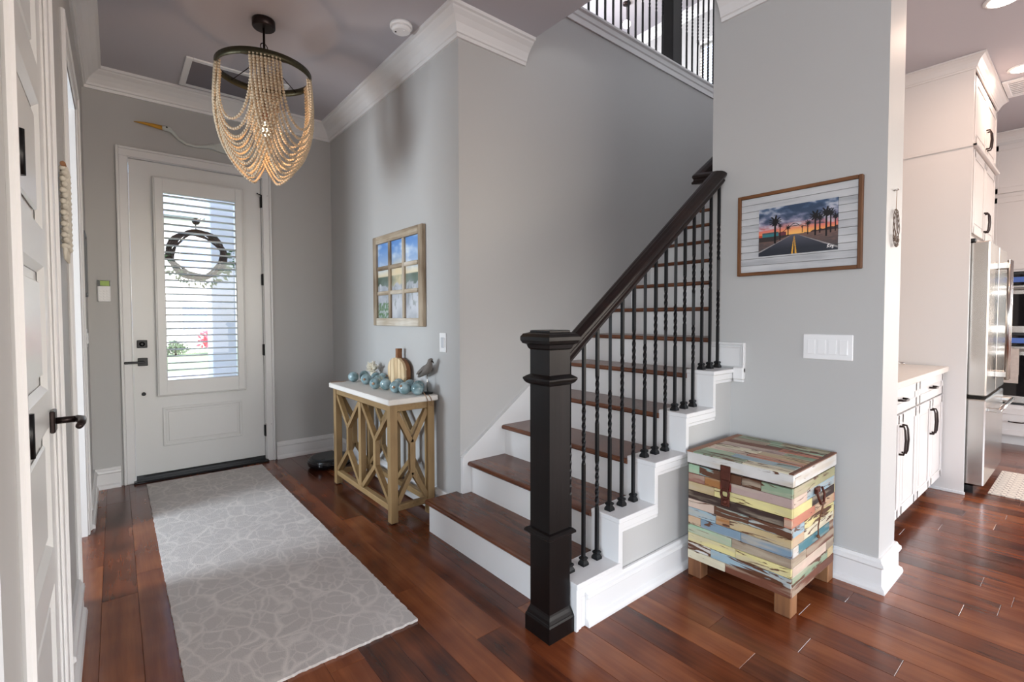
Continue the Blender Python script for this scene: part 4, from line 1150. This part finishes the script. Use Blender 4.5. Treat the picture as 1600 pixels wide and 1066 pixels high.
build(MB().bbox((XW-.007, .742, 1.052), (XW-.0005, .956, 1.176), .003), 'plate', M['plastic'], sp)
for k in range(4):
    yc = .849+(k-1.5)*.046
    r_ = build(MB().bbox((XW-.0085, yc-.0175, 1.078), (XW-.007, yc+.0175, 1.150), .001), 'rocker_frame', M['plastic'], sp)
    mb = MB(); mb.prism([(XW-.0085, 1.081), (XW-.0135, 1.081), (XW-.0095, 1.147), (XW-.0085, 1.147)], 'y', yc-.0155, yc+.0155); build(mb, 'rocker', M['plastic'], r_)
# ornament on the wall end
om = thing('twig_ornament', 'small oval twig and shell ornament hanging on the wall end', 'ornament', (2.80, YW-.01, 1.59))
tw_ = plain('grey_twig', rgb(112, 96, 84), .8, var=.3, scale=60)
build(MB().tube([(2.80, YW-.0005, 1.845), (2.80, YW-.02, 1.848)], .004, 8), 'nail', M['steel'], om)
build(MB().tube([(2.80, YW-.012, 1.845), (2.80, YW-.01, 1.755)], .0012, 5), 'string', M['cork'], om)
mb = MB()
for q in range(3):
    P = []
    for k in range(25):
        t = 2*math.pi*k/24; P.append((2.80+.037*math.sin(t)*(1+.12*math.sin(5*t+q)), YW-.012+.004*math.sin(3*t+q*2), 1.672+.083*math.cos(t)*(1+.05*math.cos(4*t+q))))
    mb.tube(P, .0017, 5)
build(mb, 'twig_hoop', tw_, om)
mb = MB()
for q in range(9):
    a = rnd.uniform(2.2, 4.1); mb.ball((2.80+.034*math.sin(a), YW-.014, 1.672+.083*math.cos(a)), .006, 6, 4)
mb.tube([(2.80, YW-.012, 1.755), (2.802, YW-.012, 1.68), (2.79, YW-.013, 1.63), (2.80, YW-.013, 1.595)], .0016, 5); mb.tube([(2.768, YW-.013, 1.63), (2.80, YW-.014, 1.645), (2.83, YW-.013, 1.62)], .0016, 5)
build(mb, 'shells', tw_, om, fix=False)

# ------------------------------------------------------------------ painted trunk
tk = thing('painted_trunk', 'reclaimed wood trunk of chipped multicoloured planks with rusty latch', 'trunk', (2.4, 1.03, 0))
X0, X1, Y0, Y1 = 2.150, 2.652, .795, 1.265
Z0, Z1, ZL = .085, .548, .608
build(MB().box((X0+.012, Y0+.012, Z0+.004), (X1-.012, Y1-.012, ZL-.012)), 'core', M['darkwood_toeshade'], tk)
C_ = dict(white=(206, 202, 196), mint=(150, 190, 150), teal=(134, 170, 166), brown=(96, 56, 30), green=(134, 160, 124), red=(142, 30, 24), orange=(178, 108, 40), mauve=(176, 146, 136), tan=(200, 170, 112),
          yellow=(222, 206, 124), dark=(58, 30, 20), coral=(206, 116, 84), pink=(214, 182, 160), lblue=(142, 174, 188), peach=(212, 160, 112), blue=(112, 142, 164), taupe=(152, 128, 102), pale=(216, 204, 168), sea=(52, 122, 136), olive=(164, 158, 108), rust=(122, 60, 34))
def tplank(a, b, cn, wear, axis):
    o = build(MB().bbox(a, b, .0018), 'plank', M['chip_y'] if axis == 'y' else M['chip_x'], tk)
    c = C_[cn]; g_ = sum(c)/3; c = tuple(g_+(q-g_)*.74 for q in c); o.color = (lin(c[0]), lin(c[1]), lin(c[2]), wear+.03)
    return o
front = [[(.0, .12, 'mint', .3), (.12, .55, 'teal', .52), (.55, .73, 'brown', .5), (.73, 1, 'green', .45)],
         [(0, .18, 'red', .25), (.18, .34, 'orange', .35), (.34, .45, 'red', .25), (.45, 1, 'mauve', .3)],
         [(0, .28, 'tan', .2), (.28, 1, 'yellow', .34)],
         [(0, .93, 'dark', .2), (.93, 1, 'coral', .3)],
         [(0, .28, 'pink', .34), (.28, .62, 'teal', .54), (.62, 1, 'lblue', .52)],
         [(0, .30, 'lblue', .42), (.30, .44, 'orange', .4), (.44, 1, 'tan', .42)],
         [(0, .14, 'peach', .42), (.14, .55, 'blue', .38), (.55, 1, 'blue', .36)],
         [(0, .46, 'mint', .38), (.46, 1, 'taupe', .3)],
         [(0, .5, 'yellow', .38), (.5, 1, 'yellow', .42)],
         [(0, .25, 'white', .46), (.25, 1, 'lblue', .44)],
         [(0, .40, 'pale', .36), (.40, 1, 'rust', .3)]]
side = [[(0, 1, 'olive', .38)], [(0, .3, 'pink', .35), (.3, 1, 'lblue', .38)], [(0, .42, 'yellow', .3), (.42, 1, 'dark', .25)], [(0, .5, 'coral', .34), (.5, 1, 'peach', .38)],
        [(0, .25, 'lblue', .48), (.25, 1, 'yellow', .5)], [(0, .25, 'peach', .3), (.25, 1, 'pale', .4)], [(0, .12, 'white', .3), (.12, .88, 'sea', .25), (.88, 1, 'rust', .3)], [(0, .3, 'taupe', .3), (.3, 1, 'rust', .25)],
        [(0, .8, 'pink', .3), (.8, 1, 'taupe', .3)], [(0, .85, 'green', .45), (.85, 1, 'tan', .4)], [(0, 1, 'rust', .35)]]
nr = 11
for i, (rf, rs) in enumerate(zip(front, side)):
    zt = Z1-(Z1-Z0)*i/nr; zb = Z1-(Z1-Z0)*(i+1)/nr
    for a, b, c, wr in rf:
        pr = rnd.uniform(0, .002); tplank((X0-pr, Y1-(Y1-Y0)*b+.0005, zb+.0006), (X0+.012, Y1-(Y1-Y0)*a-.0005, zt-.0006), c, wr, 'y')
        tplank((X1-.012, Y1-(Y1-Y0)*b+.0005, zb+.0006), (X1, Y1-(Y1-Y0)*a-.0005, zt-.0006), c, wr, 'y')
    for a, b, c, wr in rs:
        pr = rnd.uniform(0, .002); tplank((X0+.012+(X1-X0-.024)*a, Y0-pr, zb+.0006), (X0+.012+(X1-X0-.024)*b-.0008, Y0+.012, zt-.0006), c, wr, 'x')
        tplank((X0+.012+(X1-X0-.024)*a, Y1-.012, zb+.0006), (X0+.012+(X1-X0-.024)*b-.0008, Y1, zt-.0006), c, wr, 'x')
# lid
g = .008
tplank((X0-.006, Y0-.004, Z1+g), (X0+.014, Y1+.004, ZL), 'white', .34, 'y'); tplank((X1-.014, Y0-.004, Z1+g), (X1+.002, Y1+.004, ZL), 'white', .34, 'y')
tplank((X0+.014, Y0-.006, Z1+g), (X1-.014, Y0+.014, ZL), 'white', .32, 'x'); tplank((X0+.014, Y1-.014, Z1+g), (X1-.014, Y1+.006, ZL), 'white', .32, 'x')
for a, b in ((Y0-.006, Y0+.014), (Y1-.026, Y1+.006)): build(MB().bbox((X0-.006, a, ZL), (X1+.002, b, ZL+.006), .0015), 'lid_edge', wood('brown_lid_edge', rgb(86, 50, 32), rgb(128, 82, 56), rgb(150, 104, 78), .55, axis=0), tk)
tops = [[(0, .55, 'green', .45), (.55, 1, 'pale', .42)], [(0, .35, 'mint', .4), (.35, .8, 'lblue', .36), (.8, 1, 'teal', .4)], [(0, .45, 'pink', .4), (.45, 1, 'coral', .42)], [(0, .5, 'pale', .42), (.5, 1, 'tan', .44)],
        [(0, .7, 'mauve', .36), (.7, 1, 'green', .4)], [(0, .6, 'rust', .3), (.6, 1, 'coral', .45)], [(0, .4, 'taupe', .4), (.4, 1, 'mint', .48)], [(0, .5, 'green', .42), (.5, 1, 'olive', .44)]]
for i, row in enumerate(tops):
    xa_ = X0-.006+(X1-X0+.008)*i/8; xb_ = X0-.006+(X1-X0+.008)*(i+1)/8
    for a, b, c, wr in row: tplank((xa_+.0006, Y1-.026-(Y1-Y0-.040)*b, ZL-.001), (xb_-.0006, Y1-.026-(Y1-Y0-.040)*a, ZL+.006+rnd.uniform(-.001, .0005)), c, wr, 'y')
for xx in (X0+.001, X1-.068):
    for yy in (Y0+.001, Y1-.068): build(MB().bbox((xx, yy, 0), (xx+.067, yy+.067, Z0+.004), .003), 'foot', M['rawwood'], tk)
for a, b in (((X0, Y0+.0, Z0-.001), (X0+.012, Y1, Z0+.02)),): pass
# latch
yl = Y1-(Y1-Y0)*.40
mb = MB(); mb.bbox((X0-.012, yl-.024, Z1-.035), (X0-.004, yl+.024, ZL-.025), .003)
mb.prism([(yl-.022, Z1-.03), (yl+.022, Z1-.03), (yl+.014, Z1-.085), (yl-.014, Z1-.085)], 'x', X0-.012, X0-.004)
lt = build(mb, 'latch', M['rust'], tk)
mb = MB(); mb.tube([(X0-.010+0*k, yl+.018*math.cos(2*math.pi*k/16), Z1-.095+.022*math.sin(2*math.pi*k/16)) for k in range(17)], .006, 8); build(mb, 'latch_ring', M['rust'], lt)
mb = MB(); mb.bbox((X0-.010, yl-.021, Z1-.155), (X0-.002, yl+.021, Z1-.108), .005); mb.ball((X0-.01, yl, Z1-.132), .011); build(mb, 'latch_plate', M['rust'], lt)
xh = X0+.26
mb = MB(); mb.bbox((xh-.03, Y0-.010, Z1-.075), (xh+.03, Y0-.002, Z1-.045), .004); hd = build(mb, 'side_handle', M['rust'], tk)
mb = MB(); mb.tube([(xh-.034, Y0-.012, Z1-.05), (xh-.036, Y0-.022, Z1-.08), (xh-.018, Y0-.026, Z1-.112), (xh+.018, Y0-.026, Z1-.112), (xh+.036, Y0-.022, Z1-.08), (xh+.034, Y0-.012, Z1-.05)], .0055, 8)
build(mb, 'handle_loop', M['rust'], hd)
mb = MB(); mb.tube([(xh, Y0-.03, Z1-.11), (xh+.002, Y0-.02, Z1-.16), (xh-.003, Y0-.012, Z1-.22), (xh, Y0-.012, Z1-.265)], .0028, 6); mb.ball((xh, Y0-.012, Z1-.268), .008); mb.tube([(xh, Y0-.03, Z1-.11), (xh+.02, Y0-.02, Z1-.15), (xh+.04, Y0-.012, Z1-.175)], .0028, 6)
build(mb, 'leather_thong', plain('brown_leather', rgb(104, 66, 42), .7), hd)

# ------------------------------------------------------------------ kitchen
def pull(mb, p0, p1, out, r=.0055):
    """bow handle between p0 and p1 standing off by vector out"""
    p0 = Vector(p0); p1 = Vector(p1); out = Vector(out)
    mb.tube([p0, p0+out*.8, p0.lerp(p1, .12)+out, p0.lerp(p1, .5)+out*1.12, p0.lerp(p1, .88)+out, p1+out*.8, p1], [r*1.3, r, r, r*1.1, r, r, r*1.3], 8); return mb
def door_front_y(root, x0, x1, z0, z1, y, name='door', pull_at=None, out=(0, -.03, 0)):
    mb = MB(); mb.box((x0, y, z0), (x1, y+.02, z1)); frame_y(mb, x0, x1, z0, z1, y, .055, .006)
    if z1-z0 > .25: mb.bbox((x0+.075, y-.004, z0+.075), (x1-.075, y, z1-.075), .004)
    d = build(mb, name, M['cabinet'], root)
    if pull_at: build(pull(MB(), pull_at[0], pull_at[1], out), 'handle', M['bronze'], d)
    return d
def base_cabinet(x0, x1, label):
    t = thing('base_cabinet', label, 'cabinet', ((x0+x1)/2, 1.0, 0))
    build(MB().box((x0, .742, .10), (x1, YS-.122, .868)), 'body', M['cabinet'], t)
    build(MB().box((x0, .80, 0), (x1, YS-.122, .10)), 'toe_kick', M['darkwood_toeshade'], t)  # dark colour puts the shadow under the cabinet into the toe kick
    xm = (x0+x1)/2; y = .722
    door_front_y(t, x0+.004, x1-.004, .715, .86, y, 'drawer', ((xm-.05, y-.002, .79), (xm+.05, y-.002, .79)))
    door_front_y(t, x0+.004, xm-.002, .11, .705, y, 'door', ((xm-.03, y-.002, .48), (xm-.03, y-.002, .64)))
    door_front_y(t, xm+.002, x1-.004, .11, .705, y, 'door', ((xm+.03, y-.002, .48), (xm+.03, y-.002, .64)))
base_cabinet(3.07, 3.848, 'white base cabinet beside the grey wall end with bronze pulls')
base_cabinet(3.85, 4.612, 'white base cabinet next to the tall refrigerator panel with bronze pulls')
tag(box('countertop', (3.06, .69, .869), (4.613, YS-.122, .905), M['counter'], None, .003), 'pale quartz countertop over the two base cabinets', 'countertop')
fc = thing('counter_tap', 'small brushed metal tap on the pale counter by the grey wall', 'tap', (3.88, .86, .905))
mb = MB(); mb.lathe([(.018, .9052), (.018, .915), (.012, .92), (.011, .955)], (3.88, .86, 0), seg=14); build(mb, 'base', M['steel'], fc)
mb = MB(); mb.tube([(3.88, .86, .95), (3.88, .84, .968), (3.88, .79, .965)], .007, 8); build(mb, 'spout', M['steel'], fc)
fe = thing('refrigerator_cabinet', 'tall white cabinet surround with upper doors enclosing the refrigerator', 'cabinet', (5.17, 1.0, 0))
yk = YS-.122
mb = MB(); mb.box((4.63, .60, 0), (4.66, yk, 3.0)); build(mb, 'side_panel', M['cabinet'], fe)
mb = MB(); mb.box((5.70, .60, 0), (5.73, yk, 3.0)); build(mb, 'side_panel', M['cabinet'], fe)
build(MB().box((4.66, .62, 1.83), (5.70, yk, 3.0)), 'upper_body', M['cabinet'], fe)
mb = MB(); mb.bbox((4.618, .575, 2.445), (4.63, yk, 2.462), .003); mb.bbox((4.618, .572, 2.445), (5.73, .60, 2.462), .003); build(mb, 'rail_moulding', M['cabinet'], fe)
mb = MB(); mb.bbox((4.615, .59, 0), (4.63, yk, .02), .003); build(mb, 'base_shoe', M['trim'], fe)
for za, zb in ((1.85, 2.435), (2.475, 2.94)):
    xm = 5.18; y = .60
    door_front_y(fe, 4.664, xm-.002, za, zb, y, 'door', ((xm-.03, y-.002, za+.06), (xm-.03, y-.002, za+.20)))
    door_front_y(fe, xm+.002, 5.698, za, zb, y, 'door', ((xm+.03, y-.002, za+.06), (xm+.03, y-.002, za+.20)))
KC = [(d*.55, ZC-.001-(ZC-z)*.62) for d, z in CROWN]
mb = MB(); mb.sweep([(4.63, yk), (4.63, .60), (5.73, .60), (5.73, yk)], KC, -1); build(mb, 'crown', M['cabinet'], fe)
rf = thing('refrigerator', 'stainless steel french door refrigerator in the white cabinet surround', 'refrigerator', (5.17, .9, 0))
build(MB().box((4.70, .625, .03), (5.64, 1.28, 1.80)), 'body', M['blackplastic'], rf)
build(MB().box((4.72, .56, .0), (5.62, .64, .05)), 'toe_grille', M['blackplastic'], rf)
def fdoor(x0, x1, z0, z1, nm): return build(MB().bbox((x0, .505, z0), (x1, .622, z1), .008), nm, M['steel'], rf)
dl = fdoor(4.70, 5.168, .70, 1.79, 'door'); dr = fdoor(5.172, 5.64, .70, 1.79, 'door'); dd = fdoor(4.70, 5.64, .06, .675, 'freezer_drawer')
for dpar, xx in ((dl, 5.125), (dr, 5.215)):
    mb = MB(); mb.tube([(xx, .445, .79), (xx, .445, 1.68)], .0135, 12)
    for z in (.83, 1.64): mb.bbox((xx-.014, .445, z-.022), (xx+.014, .507, z+.022), .004)
    build(mb, 'handle', M['steel'], dpar)
mb = MB(); mb.tube([(4.75, .445, .60), (5.59, .445, .60)], .0135, 12)
for xx in (4.80, 5.54): mb.bbox((xx-.022, .445, .586), (xx+.022, .507, .614), .004)
build(mb, 'handle', M['steel'], dd)
mb = MB(); mb.bbox((4.70, .58, 1.79), (4.76, .66, 1.815), .003); build(mb, 'hinge_cover', M['blackplastic'], rf)
ov = thing('oven_cabinet', 'tall white kitchen cabinet with drawers holding the double wall oven', 'cabinet', (7.0, .3, 0))
def frame_x(mb, y0, y1, z0, z1, x, wdt, out):
    mb.bbox((x-out, y0, z0), (x, y0+wdt, z1), out*.5); mb.bbox((x-out, y1-wdt, z0), (x, y1, z1), out*.5)
    mb.bbox((x-out, y0+wdt*.5, z0), (x, y1-wdt*.5, z0+wdt), out*.5); mb.bbox((x-out, y0+wdt*.5, z1-wdt), (x, y1-wdt*.5, z1), out*.5)
build(MB().box((6.78, -.25, .09), (7.34, yk, .40)).box((6.78, -.25, 1.70), (7.34, yk, 3.04)).box((6.78, .74, .40), (7.34, yk, 1.70)).box((6.78, -.25, .40), (7.34, -.19, 1.70)), 'body', M['cabinet'], ov)
build(MB().box((6.84, -.25, 0), (7.34, yk, .09)), 'toe_kick', M['cabinet'], ov)
for z0, z1, y0, y1 in ((.10, .36, -.2, .27), (.10, .36, .28, .74), (1.72, 2.43, -.2, .27), (1.72, 2.43, .28, .74), (2.47, 2.94, -.2, .27), (2.47, 2.94, .28, .74), (.40, 1.68, .76, yk-.02)):
    mb = MB(); mb.box((6.765, y0, z0), (6.78, y1, z1)); frame_x(mb, y0, y1, z0, z1, 6.765, .055, .006)
    nm = 'drawer' if z1 < .4 else 'door'
    d = build(mb, nm, M['cabinet'], ov); ym = (y0+y1)/2
    if nm == 'drawer': build(pull(MB(), (6.76, ym-.05, .235), (6.76, ym+.05, .235), (-.03, 0, 0)), 'handle', M['bronze'], d)
mb = MB(); mb.sweep([(6.78, yk), (6.78, -.25)], KC, -1); build(mb, 'crown', M['cabinet'], ov)
wo = thing('double_oven', 'stainless double wall oven with black glass doors and towel on its rail', 'oven', (6.95, .28, .41))
build(MB().box((6.78, -.185, .405), (7.28, .735, 1.695)), 'body', M['blackplastic'], wo)
def ovpart(nm, z0, z1, mt, x=6.755, y0=-.18, y1=.73): return build(MB().bbox((x, y0, z0), (6.781, y1, z1), .004), nm, mt, wo)
for za, zb in ((1.10, 1.68), (.42, 1.09)):
    pnl = ovpart('control_panel', zb-.11, zb-.01, M['blackglass'])
    build(MB().box((6.7535, .33, zb-.085), (6.7555, .70, zb-.035)), 'display', emit('blue_display', rgb(70, 100, 170), .18), pnl)
    dr_ = ovpart('oven_door', za+.005, zb-.115, M['steel'])
    build(MB().box((6.752, -.10, za+.07), (6.7555, .66, zb-.20)), 'door_window', M['blackglass'], dr_)
    mb = MB(); mb.tube([(6.70, -.13, zb-.15), (6.70, .69, zb-.15)], .012, 10)
    for yy in (-.09, .65): mb.tube([(6.70, yy, zb-.15), (6.756, yy, zb-.15)], .008, 8)
    build(mb, 'handle', M['steel'], dr_)
# towel
tm = plain('patterned_towel', rgb(196, 182, 172), .9, var=.25, scale=26)
mb = MB(); n = 10
yy0, yy1 = .50, .60
outer = [(6.684, .62), (6.684, .93), (6.688, .95), (6.70, .957), (6.712, .95), (6.716, .70)]
inner = [(6.689, .62), (6.689, .93), (6.692, .945), (6.70, .952), (6.708, .945), (6.711, .70)]
poly = outer+inner[::-1]
mb.prism([(p[0], p[1]) for p in poly], 'y', yy0, yy1)
tag(build(mb, 'dish_towel', tm), 'patterned dish towel hanging on the lower oven handle', 'towel')
# patterned mat
def mat_tex():
    mt, N, L, P = nt('printed_mat')
    tc = N.new('ShaderNodeTexCoord'); vo = N.new('ShaderNodeTexVoronoi'); vo.inputs['Scale'].default_value = 14; vo.inputs['Randomness'].default_value = 0.0
    L.new(tc.outputs['Object'], vo.inputs['Vector']); wv = N.new('ShaderNodeMath'); wv.operation = 'SINE'
    mu = N.new('ShaderNodeMath'); mu.operation = 'MULTIPLY'; mu.inputs[1].default_value = 22; L.new(vo.outputs['Distance'], mu.inputs[0]); L.new(mu.outputs[0], wv.inputs[0])
    cr = N.new('ShaderNodeMix'); cr.data_type = 'RGBA'; cr.inputs[6].default_value = rgb(212, 202, 188); cr.inputs[7].default_value = rgb(150, 140, 132)
    cl = N.new('ShaderNodeMath'); cl.operation = 'GREATER_THAN'; cl.inputs[1].default_value = .45; L.new(wv.outputs[0], cl.inputs[0]); L.new(cl.outputs[0], cr.inputs[0])
    L.new(cr.outputs[2], P.inputs['Base Color']); P.inputs['Roughness'].default_value = .8; return mt
tag(build(MB().bbox((4.775, -.45, .0008), (5.56, .49, .009), .002), 'kitchen_mat', mat_tex()), 'cream patterned kitchen mat on the floor before the refrigerator', 'mat')
# kitchen ceiling fittings
for i, (lx, ly, lb) in enumerate(((5.11, .405, 'recessed ceiling light beside the kitchen ceiling grille'), (3.93, .40, 'recessed ceiling light above the base cabinets'))):
    t = thing('recessed_light', lb, 'ceiling light', (lx, ly, ZC-.01), 'kitchen recessed lights')
    mb = MB(); sgm = 32
    mb.lathe([(.072, ZC-.0005), (.085, ZC-.0005), (.085, ZC-.004), (.072, ZC-.009)], (lx, ly, 0), seg=sgm); build(mb, 'trim_ring', M['plastic'], t)
    build(MB().lathe([(.066, ZC-.009), (.066, ZC-.0105)], (lx, ly, 0), seg=sgm), 'lens', emit('warm_lens', (1, .86, .72, 1), 9), t)
    light('recessed_lamp', 'AREA', (lx, ly, ZC-.02), 12, (1, .72, .56), .12, .12, (lx, ly, 0))
vent('ceiling_grille', 5.30, 5.70, .24, .535, ZC, 'white ceiling air grille in front of the refrigerator cabinet', 8, 'y', M['plastic'], .03)

# ------------------------------------------------------------------ upper landing
wl_ = struct(thing('window_1', 'bright upstairs window with white blinds', 'window', (7.16, 3.5, 4.35)))
mb = MB(); frame_x(mb, 2.86, 4.14, 4.31, 5.56, 7.15, .07, .02); build(mb, 'window_frame', M['trim'], wl_)
build(MB().box((7.21, 2.9, 4.35), (7.214, 4.1, 5.52)), 'glass_pane', M['glass'], wl_)
fs_ = None
for i in range(24):
    z = 4.38+i*.047
    if fs_ is None: fs_ = build(MB().bar((7.18, 2.905, z), (7.18, 4.095, z), .038, .004, (.35, 0, .94)), 'blind_slat', M['trim'], wl_)
    else: piece(fs_, 'blind_slat', wl_, (0, 0, i*.047))
up_l = thing('landing_light', 'small glowing glass lamp hanging under the upper landing ceiling', 'ceiling light', (6.2, 4.76, 5.7))
mb = MB(); mb.lathe([(.06, ZUC-.0005), (.06, ZUC-.02), (.02, ZUC-.025)], (6.2, 4.76, 0), seg=20); mb.tube([(6.2, 4.76, ZUC-.02), (6.2, 4.76, 5.84)], .006, 8); build(mb, 'stem', M['bronze'], up_l)
build(MB().ball((6.2, 4.76, 5.78), .06, 16, 10), 'globe', emit('landing_globe', (1, .86, .7, 1), 14), up_l)

# ------------------------------------------------------------------ outside the front door
wr = thing('door_wreath', 'round twig wreath with green leaves hanging outside the door glass', 'wreath', (.545, 4.80, 1.57))
twg = plain('dark_twig', rgb(72, 56, 48), .8, var=.3, scale=50)
c = Vector((.545, 4.80, 1.79))
mb = MB()
for q in range(9):
    P = []; ph = rnd.uniform(0, 6); rr_ = rnd.uniform(.165, .205)
    for k in range(37):
        t = 2*math.pi*k/36; r = rr_+.012*math.sin(4*t+ph)
        P.append((c.x+r*math.cos(t)*1.02, c.y+.016*math.sin(3*t+ph), c.z+r*math.sin(t)*.98))
    mb.tube(P, .009, 5)
build(mb, 'twig_hoop', twg, wr)
mb = MB()
for q in range(110):
    t = rnd.uniform(math.pi*1.02, math.pi*2.08); r = rnd.uniform(.16, .25); p = Vector((c.x+r*math.cos(t)*1.08, c.y+rnd.uniform(-.03, .03), c.z+r*math.sin(t)))
    d = Vector((math.cos(t)+rnd.uniform(-.8, .8), rnd.uniform(-.3, .3), math.sin(t)+rnd.uniform(-.6, .6))).normalized(); s = d.cross(Vector((0, 1, 0))).normalized(); l = rnd.uniform(.03, .06)
    mb.add([p, p+d*l*.5+s*l*.2, p+d*l, p+d*l*.5-s*l*.2], [(0, 1, 2, 3)])
build(mb, 'leaves', plain('green_leaf', rgb(84, 116, 70), .6, var=.4, scale=30), wr, fix=False)
mb = MB(); mb.lathe([(.028, 0), (.026, .01), (.012, .02)], (.53, 4.7245, 2.055), 'y', seg=16); mb.tube([(.53, 4.74, 2.05), (.535, 4.79, 2.02), (.54, 4.80, 1.98)], .004, 6); build(mb, 'hook', M['black'], wr)
struct(build(MB().box((-1.6, 4.84, -.12), (3.2, 7.2, -.02)), 'porch_floor', plain('porch_concrete', rgb(196, 192, 186), .8, var=.06, scale=6)), 'pale concrete porch floor', 'floor')
lawn = plain('lawn_grass', rgb(120, 140, 104), .95, var=.25, scale=3)
struct(build(MB().box((-40, 7.2, -.3), (60, 13.2, -.16)).box((-40, 15.8, -.3), (60, 60, -.16)), 'lawn', lawn), 'green front lawn', 'ground')
struct(build(MB().box((-40, 13.2, -.3), (60, 15.8, -.17)), 'street', plain('asphalt', rgb(150, 150, 156), .9, var=.08, scale=4)), 'grey street beyond the lawn', 'ground')
pc = thing('porch_column', 'white square porch column outside the front door', 'column', (1.02, 6.8, -.02))
build(MB().bbox((.88, 6.62, .2), (1.26, 7.0, 2.9), .01), 'shaft', M['trim'], pc); build(MB().bbox((.84, 6.58, -.02), (1.30, 7.04, .2), .01), 'plinth', M['trim'], pc)
fn = thing('yard_fence', 'white picket yard fence across the street', 'fence', (3, 24, -.16))
pkt = None
for i in range(40):
    x_ = -1.0+i*.18
    if pkt is None: pkt = build(MB().prism([(x_, -.16), (x_+.09, -.16), (x_+.09, .86), (x_+.045, .93), (x_, .86)], 'y', 24, 24.03), 'picket', M['trim'], fn)
    else: piece(pkt, 'picket', fn, (i*.18, 0, 0))
for z in (.15, .65): build(MB().box((-1.1, 24.03, z), (6.2, 24.07, z+.08)), 'rail', M['trim'], fn)
hs = thing('neighbour_house', 'white neighbouring house with blue grey windows across the street', 'house', (4, 33, -.16))
build(MB().box((-8, 30, -.16), (16, 40, 6.5)), 'wall', plain('white_siding', rgb(236, 236, 236), .7, var=.03), hs)
build(MB().prism([(29.3, 6.4), (35, 9.5), (40.7, 6.4)], 'x', -8.6, 16.6), 'roof', plain('grey_shingle', rgb(140, 146, 160), .8, var=.1), hs)
for xa_, za_ in ((0, .6), (2.6, .6), (5.2, .6), (0, 3.8), (2.6, 3.8), (5.2, 3.8)):
    w_ = build(MB().box((xa_, 29.92, za_), (xa_+1.5, 30.02, za_+1.6)), 'window', M['trim'], hs)
    build(MB().box((xa_+.1, 29.9, za_+.1), (xa_+1.4, 29.93, za_+1.5)), 'pane', plain('blue_grey_pane', rgb(128, 150, 190), .15), w_)
def bush(nm, lb, c, r, n, mt, cat='shrub'):
    t = thing(nm, lb, cat, (c[0], c[1], -.16)); mb = MB()
    for q in range(n):
        d = Vector((rnd.gauss(0, 1), rnd.gauss(0, 1), rnd.gauss(0, 1))).normalized()*r*rnd.uniform(.4, 1.0); p = Vector(c)+Vector((d.x, d.y, abs(d.z)*1.1))
        a = Vector((rnd.gauss(0, 1), rnd.gauss(0, 1), rnd.gauss(0, 1))).normalized(); b_ = a.orthogonal().normalized(); l = r*.16
        mb.add([p, p+a*l+b_*l*.5, p+a*2*l, p+a*l-b_*l*.5], [(0, 1, 2, 3)])
    build(mb, 'foliage', mt, t, fix=False); build(MB().tube([(c[0], c[1], -.16), (c[0], c[1], c[2]+r*.5)], .04, 6), 'stem', twg, t)
bush('flowering_shrub', 'red flowering shrub beside the picket fence', (3.3, 22.5, .2), .75, 500, plain('red_blossom', rgb(214, 60, 80), .7, var=.3, scale=4))
bush('garden_shrub', 'low dark green shrub in front of the picket fence', (1.8, 22.8, -.05), .45, 300, plain('dark_leaf', rgb(60, 86, 56), .7, var=.3, scale=4))
